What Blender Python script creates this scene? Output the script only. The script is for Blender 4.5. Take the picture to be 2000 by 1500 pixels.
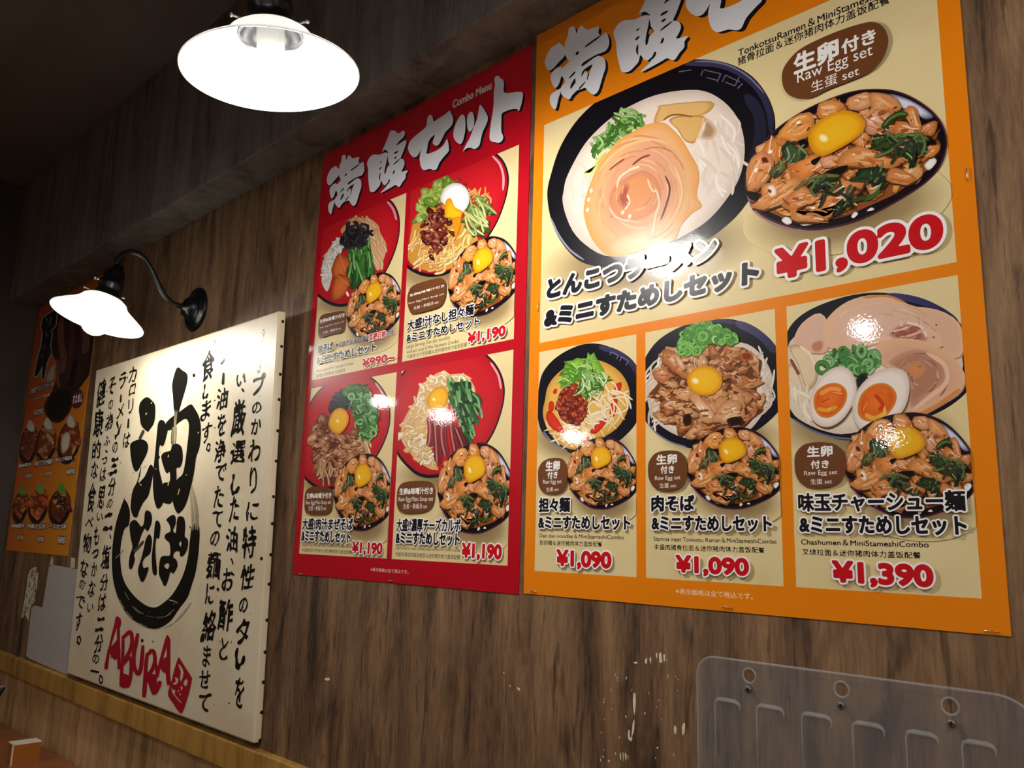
import bpy, bmesh, math, random
import numpy as np
from mathutils import Vector, Matrix

for _o in list(bpy.data.objects):
    bpy.data.objects.remove(_o)
SC = bpy.context.scene
COL = SC.collection
PI = math.pi
H = 1.30                       # height of the seated eye above the floor

# ------------------------------------------------------------------ camera
RR = ((0.7161061662, 0.6974603149, 0.0272225622),      # camera right, down, forward in the room
      (-0.1096773774, 0.1509549715, -0.9824375160),
      (-0.6893205603, 0.7005438643, 0.1845953936))
FPX = 1620.257
EYE = Vector((0, -0.866, H))
cam_d = bpy.data.cameras.new('camera')
cam = bpy.data.objects.new('camera', cam_d)
COL.objects.link(cam)
cam_d.sensor_width = 36
cam_d.lens = FPX / 2000 * 36
cam_d.clip_start = 0.02
r, d, f = (Vector(a) for a in RR)
m3 = Matrix((r, -d, -f)).transposed()
cam.matrix_world = Matrix.Translation(EYE) @ m3.to_4x4()
SC.camera = cam

# ------------------------------------------------------------------ world, light, exposure
W = bpy.data.worlds.new('world')
SC.world = W
W.use_nodes = True
W.node_tree.nodes['Background'].inputs[0].default_value = (0.02, 0.018, 0.016, 1)
W.node_tree.nodes['Background'].inputs[1].default_value = 0.3
SC.view_settings.view_transform = 'Standard'
SC.view_settings.look = 'None'
SC.view_settings.gamma = 1
SC.view_settings.use_curve_mapping = False
SC.view_settings.exposure = 0.0
LAMP_NEAR = 345.0               # emission of the bulb over the red poster
LAMP_FAR = 250.0                # emission of the bulb over the painted sign
PENDANT = 120.0                 # emission of the small bulbs hanging in the room
FILL_LIGHT = 17.0           # emission of the added fill panels, unseen behind the camera
LED = (1.0, 0.965, 0.91)

# ------------------------------------------------------------------ helpers
def lin(h):
    if isinstance(h, (tuple, list)):
        return tuple(h[:3])
    h = h.lstrip('#')
    o = []
    for i in (0, 2, 4):
        c = int(h[i:i + 2], 16) / 255
        o.append(c / 12.92 if c <= 0.04045 else ((c + 0.055) / 1.055) ** 2.4)
    return tuple(o)

def mixc(a, b, t):
    a, b = lin(a), lin(b)
    return tuple(a[i] * (1 - t) + b[i] * t for i in range(3))

def ray(u, v):
    a, b = (u - 1000) / FPX, (v - 750) / FPX
    return Vector([RR[0][i] * a + RR[1][i] * b + RR[2][i] for i in range(3)])

def on_wall(u, v, y=-0.002):
    q = ray(u, v)
    return EYE + q * ((y - EYE.y) / q.y)

def new_mat(name):
    m = bpy.data.materials.new(name)
    m.use_nodes = True
    nt = m.node_tree
    return m, nt, nt.nodes['Principled BSDF']

def N(nt, t, **kw):
    n = nt.nodes.new(t)
    for k, v in kw.items():
        if k in n.inputs:
            n.inputs[k].default_value = v
        else:
            setattr(n, k, v)
    return n

def solid(name, col, rough=0.5, metal=0.0, spec=0.5, **kw):
    m, nt, b = new_mat(name)
    b.inputs['Base Color'].default_value = (*lin(col), 1)
    b.inputs['Roughness'].default_value = rough
    b.inputs['Metallic'].default_value = metal
    b.inputs['Specular IOR Level'].default_value = spec
    for k, v in kw.items():
        b.inputs[k].default_value = v
    return m

def obj(name, me, mat=None, parent=None, loc=None):
    o = bpy.data.objects.new(name, me)
    COL.objects.link(o)
    if mat and me is not None and len(me.materials) == 0:
        me.materials.append(mat)
    if parent:
        o.parent = parent
    if loc is not None:
        o.location = loc
    return o

def mesh_from(bm, name, smooth=False):
    me = bpy.data.meshes.new(name)
    bmesh.ops.recalc_face_normals(bm, faces=bm.faces[:])
    bm.to_mesh(me)
    bm.free()
    if smooth:
        for p in me.polygons:
            p.use_smooth = True
    return me

def tag(o, label, cat=None, group=None, kind=None):
    o['label'] = label
    if cat:
        o['category'] = cat
    if group:
        o['group'] = group
    if kind:
        o['kind'] = kind
    return o

def struct(o):
    o['kind'] = 'structure'
    return o

def empty(name, loc):
    o = bpy.data.objects.new(name, None)
    COL.objects.link(o)
    o.location = loc
    o.empty_display_size = 0.02
    return o

def box_bm(bm, x0, x1, y0, y1, z0, z1, bevel=0.0):
    mt = Matrix.Translation(((x0 + x1) / 2, (y0 + y1) / 2, (z0 + z1) / 2)) @ Matrix.Diagonal((x1 - x0, y1 - y0, z1 - z0, 1))
    g = bmesh.ops.create_cube(bm, size=1, matrix=mt)
    if bevel:
        es = {e for v in g['verts'] for e in v.link_edges}
        bmesh.ops.bevel(bm, geom=list(es), offset=bevel, segments=2, affect='EDGES', profile=0.6)
    return bm

def lathe(bm, prof, n=48, mat=None, cap=False):
    rings = []
    for (rad, z) in prof:
        if rad < 1e-6:
            rings.append([bm.verts.new((0, 0, z))])
        else:
            rings.append([bm.verts.new((rad * math.cos(2 * PI * k / n), rad * math.sin(2 * PI * k / n), z)) for k in range(n)])
    for a, b in zip(rings, rings[1:]):
        for k in range(n):
            q = [a[k % len(a)], a[(k + 1) % len(a)], b[(k + 1) % len(b)], b[k % len(b)]]
            s = []
            for v in q:
                if v not in s:
                    s.append(v)
            if len(s) > 2:
                bm.faces.new(s)
    if mat is not None:
        vs = [v for r_ in rings for v in r_]
        bmesh.ops.transform(bm, matrix=mat, verts=vs)
    return bm

def tube(bm, pts, rad, n=12, closed=False):
    pts = [Vector(p) for p in pts]
    rings = []
    prev = None
    L = len(pts)
    for i, p in enumerate(pts):
        a = pts[i - 1] if (i > 0 or closed) else p
        b = pts[(i + 1) % L] if (i < L - 1 or closed) else p
        t = (b - a).normalized()
        if prev is None:
            s = t.cross(Vector((0, 0, 1)))
            if s.length < 1e-3:
                s = t.cross(Vector((1, 0, 0)))
        else:
            s = prev - t * prev.dot(t)
        s.normalize()
        prev = s
        w = t.cross(s)
        rr = rad[i] if isinstance(rad, (list, tuple)) else rad
        rings.append([bm.verts.new(p + (s * math.cos(2 * PI * k / n) + w * math.sin(2 * PI * k / n)) * rr) for k in range(n)])
    pairs = list(zip(rings, rings[1:]))
    if closed:
        pairs.append((rings[-1], rings[0]))
    for a, b in pairs:
        for k in range(n):
            bm.faces.new((a[k], a[(k + 1) % n], b[(k + 1) % n], b[k]))
    if not closed:
        bm.faces.new(rings[0][::-1])
        bm.faces.new(rings[-1])
    return bm

def spline(pts, k=6, closed=False):
    P = [Vector(p) for p in pts]
    n = len(P)
    out = []
    for i in range(n if closed else n - 1):
        if closed:
            a, b, c, e = P[i - 1], P[i], P[(i + 1) % n], P[(i + 2) % n]
        else:
            a, b, c, e = P[max(i - 1, 0)], P[i], P[i + 1], P[min(i + 2, n - 1)]
        for j in range(k):
            t = j / k
            out.append(0.5 * ((2 * b) + (c - a) * t + (2 * a - 5 * b + 4 * c - e) * t * t + (3 * b - a - 3 * c + e) * t ** 3))
    if not closed:
        out.append(P[-1])
    return out

# ------------------------------------------------------------------ materials
def wood_wall(name, dark, mid, light, rough=0.62, zs=1.0, stain=1.0):
    m, nt, b = new_mat(name)
    tc = N(nt, 'ShaderNodeNewGeometry')
    mp = N(nt, 'ShaderNodeMapping')
    mp.inputs['Scale'].default_value = (1, 1, 0.11 * zs)
    nt.links.new(tc.outputs['Position'], mp.inputs['Vector'])
    big = N(nt, 'ShaderNodeTexNoise', Scale=19.0, Detail=9.0, Roughness=0.62, Distortion=0.5)
    fine = N(nt, 'ShaderNodeTexNoise', Scale=230.0, Detail=6.0, Roughness=0.7)
    nt.links.new(mp.outputs[0], big.inputs['Vector'])
    nt.links.new(mp.outputs[0], fine.inputs['Vector'])
    mp2 = N(nt, 'ShaderNodeMapping')
    mp2.inputs['Scale'].default_value = (1, 1, 0.4)
    nt.links.new(tc.outputs['Position'], mp2.inputs['Vector'])
    blot = N(nt, 'ShaderNodeTexNoise', Scale=14.0, Detail=4.0, Roughness=0.55, Distortion=0.8)
    nt.links.new(mp2.outputs[0], blot.inputs['Vector'])
    add = N(nt, 'ShaderNodeMath', operation='ADD')
    mul = N(nt, 'ShaderNodeMath', operation='MULTIPLY')
    mul.inputs[1].default_value = 0.55
    nt.links.new(fine.outputs['Fac'], mul.inputs[0])
    nt.links.new(big.outputs['Fac'], add.inputs[0])
    nt.links.new(mul.outputs[0], add.inputs[1])
    rp = N(nt, 'ShaderNodeValToRGB')
    e = rp.color_ramp.elements
    e[0].position = 0.55
    e[0].color = (*lin(dark), 1)
    e[1].position = 1.0
    e[1].color = (*lin(light), 1)
    k = e.new(0.74)
    k.color = (*lin(mid), 1)
    nt.links.new(add.outputs[0], rp.inputs['Fac'])
    rp2 = N(nt, 'ShaderNodeValToRGB')
    rp2.color_ramp.elements[0].position = 0.30
    rp2.color_ramp.elements[0].color = (1 - 0.6 * stain, 1 - 0.62 * stain, 1 - 0.6 * stain, 1)
    rp2.color_ramp.elements[1].position = 0.46
    rp2.color_ramp.elements[1].color = (1, 1, 1, 1)
    nt.links.new(blot.outputs['Fac'], rp2.inputs['Fac'])
    mx = N(nt, 'ShaderNodeMixRGB', blend_type='MULTIPLY')
    mx.inputs[0].default_value = 1
    nt.links.new(rp.outputs[0], mx.inputs[1])
    nt.links.new(rp2.outputs[0], mx.inputs[2])
    # thin dark checks along the grain
    mp3 = N(nt, 'ShaderNodeMapping')
    mp3.inputs['Scale'].default_value = (1, 1, 0.10)
    mp3.inputs['Location'].default_value = (3.1, 0, 1.7)
    nt.links.new(tc.outputs['Position'], mp3.inputs['Vector'])
    crack = N(nt, 'ShaderNodeTexNoise', Scale=95.0, Detail=6.0, Roughness=0.62, Distortion=0.9)
    nt.links.new(mp3.outputs[0], crack.inputs['Vector'])
    rp3 = N(nt, 'ShaderNodeValToRGB')
    rp3.color_ramp.elements[0].position = 0.36
    rp3.color_ramp.elements[0].color = (0.35, 0.33, 0.32, 1)
    rp3.color_ramp.elements[1].position = 0.43
    rp3.color_ramp.elements[1].color = (1, 1, 1, 1)
    nt.links.new(crack.outputs['Fac'], rp3.inputs['Fac'])
    mx2 = N(nt, 'ShaderNodeMixRGB', blend_type='MULTIPLY')
    mx2.inputs[0].default_value = 0.8 * stain
    nt.links.new(mx.outputs[0], mx2.inputs[1])
    nt.links.new(rp3.outputs[0], mx2.inputs[2])
    nt.links.new(mx2.outputs[0], b.inputs['Base Color'])
    bp = N(nt, 'ShaderNodeBump', Strength=0.18, Distance=0.002)
    nt.links.new(add.outputs[0], bp.inputs['Height'])
    nt.links.new(bp.outputs[0], b.inputs['Normal'])
    b.inputs['Roughness'].default_value = rough
    b.inputs['Specular IOR Level'].default_value = 0.3
    return m

def painted(name, rough, bump=0.03, scale=260.0, wave=0.0, coat=0.0):
    """printed or painted colour carried by the mesh, with the gloss of its surface"""
    m, nt, b = new_mat(name)
    a = N(nt, 'ShaderNodeAttribute', attribute_name='Col')
    nt.links.new(a.outputs['Color'], b.inputs['Base Color'])
    b.inputs['Roughness'].default_value = rough
    if coat:
        b.inputs['Specular IOR Level'].default_value = .18
    b.inputs['Coat Weight'].default_value = coat
    b.inputs['Coat Roughness'].default_value = 0.04
    g = N(nt, 'ShaderNodeNewGeometry')
    n1 = N(nt, 'ShaderNodeTexNoise', Scale=scale, Detail=1.0)
    nt.links.new(g.outputs['Position'], n1.inputs['Vector'])
    bp = N(nt, 'ShaderNodeBump', Strength=bump, Distance=0.001)
    nt.links.new(n1.outputs['Fac'], bp.inputs['Height'])
    last = bp
    if wave:
        n2 = N(nt, 'ShaderNodeTexNoise', Scale=9.0, Detail=0.0)
        nt.links.new(g.outputs['Position'], n2.inputs['Vector'])
        b2 = N(nt, 'ShaderNodeBump', Strength=wave, Distance=0.004)
        nt.links.new(n2.outputs['Fac'], b2.inputs['Height'])
        nt.links.new(bp.outputs[0], b2.inputs['Normal'])
        last = b2
    nt.links.new(last.outputs[0], b.inputs['Normal'])
    if coat:
        nt.links.new(last.outputs[0], b.inputs['Coat Normal'])
    return m

M_wall = wood_wall('weathered_wood_laminate', '322113', '6c5038', '927250')
M_soffit = wood_wall('dark_wood_laminate', '4c4643', '716a64', '88817a', stain=0.3)
M_wains = wood_wall('plank_panelling', '83623f', 'b88f60', 'd4ac7c', stain=0.3)
M_rail = wood_wall('varnished_rail', '7a5828', 'a87d3c', 'c09448', rough=0.4, stain=0.2)
M_ceil = solid('dark_ceiling_paint', '6a605c', 0.8)
M_room = solid('brown_room_paint', '9a8066', 0.8)
M_dark = solid('dark_partition_paint', '3c322b', 0.8)
M_floor = wood_wall('floor_boards', '6a5440', '8a6e54', 'a58466', rough=0.4)
M_print = painted('glossy_print', 0.3, bump=0.03, scale=420, wave=0.08, coat=1.0)
M_canvas = painted('painted_canvas', 0.5, bump=0.12, scale=900)
M_ink = painted('brush_ink', 0.22, bump=0.25, scale=160)
M_black = solid('black_iron', '0b0b0d', 0.32, 0.0, 0.5)
M_steel = solid('steel', 'b8b8b4', 0.3, 1.0)
M_socket = solid('bulb_housing', 'e6e6e2', 0.5)

def emit(name, col, s):
    m, nt, b = new_mat(name)
    b.inputs['Base Color'].default_value = (0.9, 0.9, 0.9, 1)
    b.inputs['Emission Color'].default_value = (*col, 1)
    b.inputs['Emission Strength'].default_value = s
    return m

def milk_glass():
    m, nt, b = new_mat('white_milk_glass')
    b.inputs['Base Color'].default_value = (0.86, 0.86, 0.84, 1)
    b.inputs['Roughness'].default_value = 0.25
    tr = N(nt, 'ShaderNodeBsdfTranslucent')
    tr.inputs['Color'].default_value = (0.85, 0.85, 0.83, 1)
    mx = N(nt, 'ShaderNodeMixShader')
    mx.inputs[0].default_value = 0.55
    nt.links.new(b.outputs[0], mx.inputs[1])
    nt.links.new(tr.outputs[0], mx.inputs[2])
    nt.links.new(mx.outputs[0], nt.nodes['Material Output'].inputs['Surface'])
    return m
M_glass = milk_glass()

# ------------------------------------------------------------------ the room
WL, WR, WF = -3.285, 2.6, -4.2            # left wall, right wall, wall behind the camera
ZC = 1.22 + H                             # ceiling
ZS = 0.787 + H                            # underside of the soffit
ZR0, ZR1 = -0.452 + H, -0.399 + H         # rail
def slab(name, mat, x0, x1, y0, y1, z0, z1, bevel=0):
    return struct(obj(name, mesh_from(box_bm(bmesh.new(), x0, x1, y0, y1, z0, z1, bevel), name), mat))
slab('floor', M_floor, WL - .1, WR + .1, WF - .1, .1, -.1, 0)
slab('ceiling', M_ceil, WL - .1, WR + .1, WF - .1, .1, ZC, ZC + .1)
wall = slab('wall_back', M_wall, WL, WR, 0, .1, ZR1 - .02, ZC)
slab('wall_lower', M_wains, WL, WR, 0.004, .1, 0, ZR1 - .02)
slab('wall_left', M_dark, WL - .1, WL, WF, .1, 0, ZC)
slab('wall_right', M_room, WR, WR + .1, WF, .1, 0, ZC)
slab('wall_front', M_room, WL, WR, WF - .1, WF, 0, ZC)
slab('trim_1', M_soffit, WL, WR, -.09, 0, ZS, ZC, .002)         # boxed soffit over the posters
slab('trim_2', M_rail, WL, WR, -.017, .004, ZR0, ZR1, .003)     # varnished rail
slab('trim_3', M_ceil, WL, -1.72, -.60, -.40, ZC - .035, ZC)    # dark ceiling batten

# ------------------------------------------------------------------ printed artwork
STEP = 1.6e-6
class Art:
    """flat printed or painted shapes, each with its own ink colour, stacked in printing order"""
    def __init__(s, fn, lift):
        s.fn, s.lift = fn, lift
        s.V, s.C, s.F = [], [], []
        s.zx = (0, 0, 1)
    def z(s, x0, y0, k):
        s.zx = (x0, y0, k)
        return s
    def pt(s, p):
        x0, y0, k = s.zx
        return s.fn(x0 + p[0] * k, y0 + p[1] * k, s.lift)
    def up(s, n=1):
        s.lift += STEP * n
    def fill(s, pts, col, smooth=True, k=4):
        if smooth:
            pts = spline([(p[0], p[1]) for p in pts], k, True)
        s.up()
        i0 = len(s.V)
        c = lin(col)
        for p in pts:
            s.V.append(s.pt(p))
            s.C.append(c)
        s.F.append(tuple(range(i0, i0 + len(pts))))
    def grad(s, pts, cols):
        s.up()
        i0 = len(s.V)
        for p, c in zip(pts, cols):
            s.V.append(s.pt(p))
            s.C.append(lin(c))
        s.F.append(tuple(range(i0, i0 + len(pts))))
    def blob(s, pts, cin, cout, k=0.6, smooth=True, off=(0, 0), cmid=None):
        if smooth:
            pts = spline([(p[0], p[1]) for p in pts], 3, True)
        n = len(pts)
        cx = sum(p[0] for p in pts) / n
        cy = sum(p[1] for p in pts) / n
        s.up()
        i0 = len(s.V)
        ci, co = lin(cin), lin(cout)
        cm = lin(cmid) if cmid else ci
        for p in pts:
            s.V.append(s.pt(p))
            s.C.append(co)
        for p in pts:
            s.V.append(s.pt((cx + (p[0] - cx) * k + off[0] * (1 - k), cy + (p[1] - cy) * k + off[1] * (1 - k))))
            s.C.append(cm)
        s.V.append(s.pt((cx + off[0], cy + off[1])))
        s.C.append(ci)
        c = i0 + 2 * n
        for j in range(n):
            e = (j + 1) % n
            s.F.append((i0 + j, i0 + e, i0 + n + e, i0 + n + j))
            s.F.append((i0 + n + j, i0 + n + e, c))
    def line(s, pts, w, col, taper=0.35, smooth=True, col2=None):
        if smooth and len(pts) > 2:
            pts = spline([(p[0], p[1]) for p in pts], 4)
        P = [Vector((p[0], p[1])) for p in pts]
        n = len(P)
        s.up()
        i0 = len(s.V)
        for i, p in enumerate(P):
            t = (P[min(i + 1, n - 1)] - P[max(i - 1, 0)])
            t = t.normalized() if t.length > 1e-9 else Vector((1, 0))
            q = Vector((-t.y, t.x))
            a = i / (n - 1)
            ww = w[0] * (1 - a) + w[1] * a if isinstance(w, tuple) else w
            edge = min(a, 1 - a) / 0.12
            if edge < 1:
                ww *= taper + (1 - taper) * edge
            c = mixc(col, col2, a) if col2 else lin(col)
            for sg in (-1, 1):
                s.V.append(s.pt(p + q * sg * ww / 2))
                s.C.append(c)
            s.lift += STEP / (n - 1)
        for i in range(n - 1):
            a = i0 + 2 * i
            s.F.append((a, a + 1, a + 3, a + 2))
    def rect(s, x0, x1, z0, z1, col):
        s.up()
        i0 = len(s.V)
        for x, zz in ((x0, z0), (x1, z0), (x1, z1), (x0, z1)):
            s.V.append(Vector((x, -s.lift, zz)))
            s.C.append(lin(col))
        s.F.append((i0, i0 + 1, i0 + 2, i0 + 3))
    def trim(s, clip):
        """cut the print off at the edges of its panel (x0, x1, z0, z1)"""
        F = []
        for f in s.F:
            pts = [(s.V[i], s.C[i], i) for i in f]
            if all(clip[0] <= p[0].x <= clip[1] and clip[2] <= p[0].z <= clip[3] for p in pts):
                F.append(f)
                continue
            for ax, lim, sg in ((0, clip[0], 1), (0, clip[1], -1), (2, clip[2], 1), (2, clip[3], -1)):
                out = []
                for k in range(len(pts)):
                    a, b = pts[k - 1], pts[k]
                    da, db = (a[0][ax] - lim) * sg, (b[0][ax] - lim) * sg
                    if (da < 0) != (db < 0):
                        t = da / (da - db)
                        out.append((a[0].lerp(b[0], t), tuple(a[1][c] * (1 - t) + b[1][c] * t for c in range(3)), -1))
                    if db >= 0:
                        out.append(b)
                pts = out
                if not pts:
                    break
            if len(pts) > 2:
                n = []
                for p in pts:
                    if p[2] >= 0:
                        n.append(p[2])
                    else:
                        n.append(len(s.V))
                        s.V.append(p[0])
                        s.C.append(p[1])
                F.append(tuple(n))
        used = sorted({i for f in F for i in f})
        ix = {i: k for k, i in enumerate(used)}
        s.V = [s.V[i] for i in used]
        s.C = [s.C[i] for i in used]
        s.F = [tuple(ix[i] for i in f) for f in F]
    def build(s, name, parent, mat, label=None, clip=None):
        root = parent
        while root.parent:
            root = root.parent
        o0 = root.location
        if clip:
            s.trim(clip)
        me = bpy.data.meshes.new(name)
        me.from_pydata([v - o0 for v in s.V], [], s.F)
        ca = me.color_attributes.new('Col', 'FLOAT_COLOR', 'POINT')
        for i, c in enumerate(s.C):
            ca.data[i].color = (c[0], c[1], c[2], 1)
        o = obj(name, me, mat, parent)
        if label:
            o['label'] = label
        return o

def wall_fn(u, v, lift):
    p = on_wall(u, v, -0.0018)
    return Vector((p.x, -lift, p.z))

_glyph = {}
def glyphs(s):
    if s not in _glyph:
        c = bpy.data.curves.new('t', 'FONT')
        c.body = s
        c.size = 1
        c.resolution_u = 7 if len(s) < 8 else 4
        o = bpy.data.objects.new('t', c)
        me = o.to_mesh()
        V = [(v.co.x, v.co.y) for v in me.vertices]
        F = [tuple(p.vertices) for p in me.polygons]
        cnt = {}
        for p in me.polygons:
            for e in p.edge_keys:
                cnt[e] = cnt.get(e, 0) + 1
        E = [e for e, n in cnt.items() if n == 1]
        o.to_mesh_clear()
        bpy.data.objects.remove(o)
        bpy.data.curves.remove(c)
        _glyph[s] = (V, F, E)
    return _glyph[s]

def field(P2, E, w, cell, vary=None):
    """the outline P2,E grown by w, as flat cells cut along the grown border (no overlapping faces)"""
    P2 = np.asarray(P2, float)
    E = np.asarray(E, int)
    A, B = P2[E[:, 0]], P2[E[:, 1]]
    lo = P2.min(0) - w - 2 * cell
    hi = P2.max(0) + w + 2 * cell
    nx, ny = int((hi[0] - lo[0]) / cell) + 1, int((hi[1] - lo[1]) / cell) + 1
    gx = lo[0] + cell * np.arange(nx + 1)
    gy = lo[1] + cell * np.arange(ny + 1)
    D = np.empty((ny + 1, nx + 1))
    AB = B - A
    L2 = np.maximum((AB ** 2).sum(1), 1e-18)
    X = gx[:, None]
    for j, y in enumerate(gy):
        t = np.clip(((X - A[:, 0]) * AB[:, 0] + (y - A[:, 1]) * AB[:, 1]) / L2, 0, 1)
        d2 = (A[:, 0] + t * AB[:, 0] - X) ** 2 + (A[:, 1] + t * AB[:, 1] - y) ** 2
        d = np.sqrt(d2.min(1))
        cr = ((A[:, 1] > y) != (B[:, 1] > y))
        xi = A[cr, 0] + (y - A[cr, 1]) / (B[cr, 1] - A[cr, 1]) * AB[cr, 0]
        ins = (X < xi[None, :]).sum(1) % 2 == 1
        D[j] = np.where(ins, -d, d)
    D -= w if vary is None else w * vary(gx[None, :], gy[:, None])
    D[np.abs(D) < 1e-9] = 1e-9
    ins = D < 0
    V, F, ix = [], [], {}
    def node(j, i):
        k = (0, j, i)
        if k not in ix:
            ix[k] = len(V)
            V.append((gx[i], gy[j]))
        return ix[k]
    def cut(j, i, jj, ii):
        k = (1, j, i, jj, ii)
        if k not in ix:
            t = D[j, i] / (D[j, i] - D[jj, ii])
            ix[k] = len(V)
            V.append((gx[i] + t * (gx[ii] - gx[i]), gy[j] + t * (gy[jj] - gy[j])))
        return ix[k]
    for j in range(ny):
        row = ins[j, :-1].astype(int) + ins[j, 1:] + ins[j + 1, :-1] + ins[j + 1, 1:]
        i = 0
        while i < nx:
            n = row[i]
            if n == 4:
                e = i
                while e < nx and row[e] == 4:
                    e += 1
                F.append((node(j, i), node(j, e), node(j + 1, e), node(j + 1, i)))
                i = e
                continue
            if n:
                c = [(j, i), (j, i + 1), (j + 1, i + 1), (j + 1, i)]
                f = []
                for q in range(4):
                    a, b = c[q], c[(q + 1) % 4]
                    if ins[a]:
                        f.append(node(*a))
                    if ins[a] != ins[b]:
                        lo_, hi_ = min(a, b), max(a, b)
                        f.append(cut(*lo_, *hi_))
                if len(f) > 2:
                    F.append(tuple(f))
            i += 1
    return V, F

def put(art, P2, F, E, col, w, at, cell, vary=None):
    """filled outline in the artwork plane, fattened by w along its border"""
    art.up()
    i0 = len(art.V)
    if w > 0:
        P2, F = field(P2, E, w, cell, vary)
    art.V += [at(x, y) for x, y in P2]
    art.C += [lin(col)] * len(P2)
    art.F += [tuple(i0 + i for i in f) for f in F]

def text(art, s, bl, tr, col, dil=0.0, halo=0.0, hcol='f4f1ec', base=False, skew=0.0, h=None):
    """one line of lettering between its bottom-left and top-right ink corners"""
    V, F, E = glyphs(s)
    xs = [v[0] for v in V]
    ys = [v[1] for v in V]
    x0, x1, y1 = min(xs), max(xs), max(ys)
    y0 = 0.0 if base else min(ys)
    A, B = art.pt(bl), art.pt(tr)
    if h:                               # bl, tr on the bottom line, h the height at the left end
        T = art.pt((bl[0], bl[1] - h))
        zb = (A.z + B.z) / 2
        B = Vector((B.x, 0, zb + T.z - A.z))
        A = Vector((A.x, 0, zb))
    hz = B.z - A.z
    w = dil * hz
    ax, bx, az, bz = A.x + w, B.x - w, A.z + w, B.z - w
    P2 = []
    for (x, y) in V:
        fy = (y - y0) / (y1 - y0)
        P2.append((ax + (x - x0) / (x1 - x0) * (bx - ax) + skew * fy * hz, az + fy * (bz - az)))
    cell = max(hz / 34, .0006)
    if halo:
        l = art.lift + STEP
        put(art, P2, F, E, hcol, w + halo * hz, lambda x, y: Vector((x, -l, y)), cell * 1.25)
        art.up(2)
    l2 = art.lift + STEP
    put(art, P2, F, E, col, w, lambda x, y: Vector((x, -l2, y)), cell)
    art.up()

def inside(p, poly):
    c = False
    n = len(poly)
    for i in range(n):
        a, b = poly[i], poly[i - 1]
        if (a[1] > p[1]) != (b[1] > p[1]) and p[0] < (b[0] - a[0]) * (p[1] - a[1]) / (b[1] - a[1]) + a[0]:
            c = not c
    return c

def scatter(rng, region, n):
    xs = [p[0] for p in region]
    ys = [p[1] for p in region]
    out = []
    t = 0
    while len(out) < n and t < n * 40:
        t += 1
        p = (rng.uniform(min(xs), max(xs)), rng.uniform(min(ys), max(ys)))
        if inside(p, region):
            out.append(p)
    return out

def lump(rng, c, sx, sy, ang, n=8, irr=0.3):
    o = []
    for k in range(n):
        a = 2 * PI * k / n
        q = 1 + rng.uniform(-irr, irr)
        x, y = math.cos(a) * sx * q, math.sin(a) * sy * q
        o.append((c[0] + x * math.cos(ang) - y * math.sin(ang), c[1] + x * math.sin(ang) + y * math.cos(ang)))
    return o

def ragged(rng, pts, amp, k=4):
    P = spline([(p[0], p[1]) for p in pts], k, True)
    n = len(P)
    cx, cy = sum(p[0] for p in P) / n, sum(p[1] for p in P) / n
    o = []
    w = 0
    for p in P:
        w = w * .45 + rng.uniform(-amp, amp)
        o.append((cx + (p[0] - cx) * (1 + w), cy + (p[1] - cy) * (1 + w)))
    return o

def slice_(art, rng, pts, c, edge, shadow='3c1c0c', amp=.07, streak=5, glint=.5):
    """a crinkled piece of cooked meat: shadow, ragged body, folds, wet glints"""
    P = ragged(rng, pts, amp)
    n = len(P)
    cx, cy = sum(p[0] for p in P) / n, sum(p[1] for p in P) / n
    sz = sum(math.hypot(p[0] - cx, p[1] - cy) for p in P) / n
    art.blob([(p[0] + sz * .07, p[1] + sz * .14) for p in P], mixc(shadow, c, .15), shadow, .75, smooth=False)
    art.blob(P, mixc(c, 'fff0d8', rng.uniform(.1, .35)), edge, rng.uniform(.5, .72), smooth=False, off=(-sz * .15, -sz * .2), cmid=c)
    far = max(P, key=lambda p: math.hypot(p[0] - cx, p[1] - cy))
    a = math.atan2(far[1] - cy, far[0] - cx)
    ca, sa = math.cos(a), math.sin(a)
    wd = sorted(abs(-(p[0] - cx) * sa + (p[1] - cy) * ca) for p in P)[int(n * .8)]
    for k in range(streak):
        o = rng.uniform(-.75, .75) * wd
        l = sz * rng.uniform(.3, .85)
        m_ = rng.uniform(-.3, .3) * sz
        b = rng.uniform(-.25, .25) * wd
        q = [(cx + ca * (m_ - l) - sa * o, cy + sa * (m_ - l) + ca * o), (cx + ca * m_ - sa * (o + b), cy + sa * m_ + ca * (o + b)), (cx + ca * (m_ + l) - sa * o, cy + sa * (m_ + l) + ca * o)]
        art.line(q, sz * rng.uniform(.04, .14), mixc(c, rng.choice(('fff2de', edge, 'ffe2c4', '7a3c18', edge)), rng.uniform(.3, .65)), taper=.1)
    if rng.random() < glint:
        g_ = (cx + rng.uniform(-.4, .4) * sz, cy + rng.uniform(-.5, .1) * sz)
        art.blob(lump(rng, g_, sz * .16, sz * .08, a), 'fff4e6', mixc(c, 'fff0e0', .45))

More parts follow.
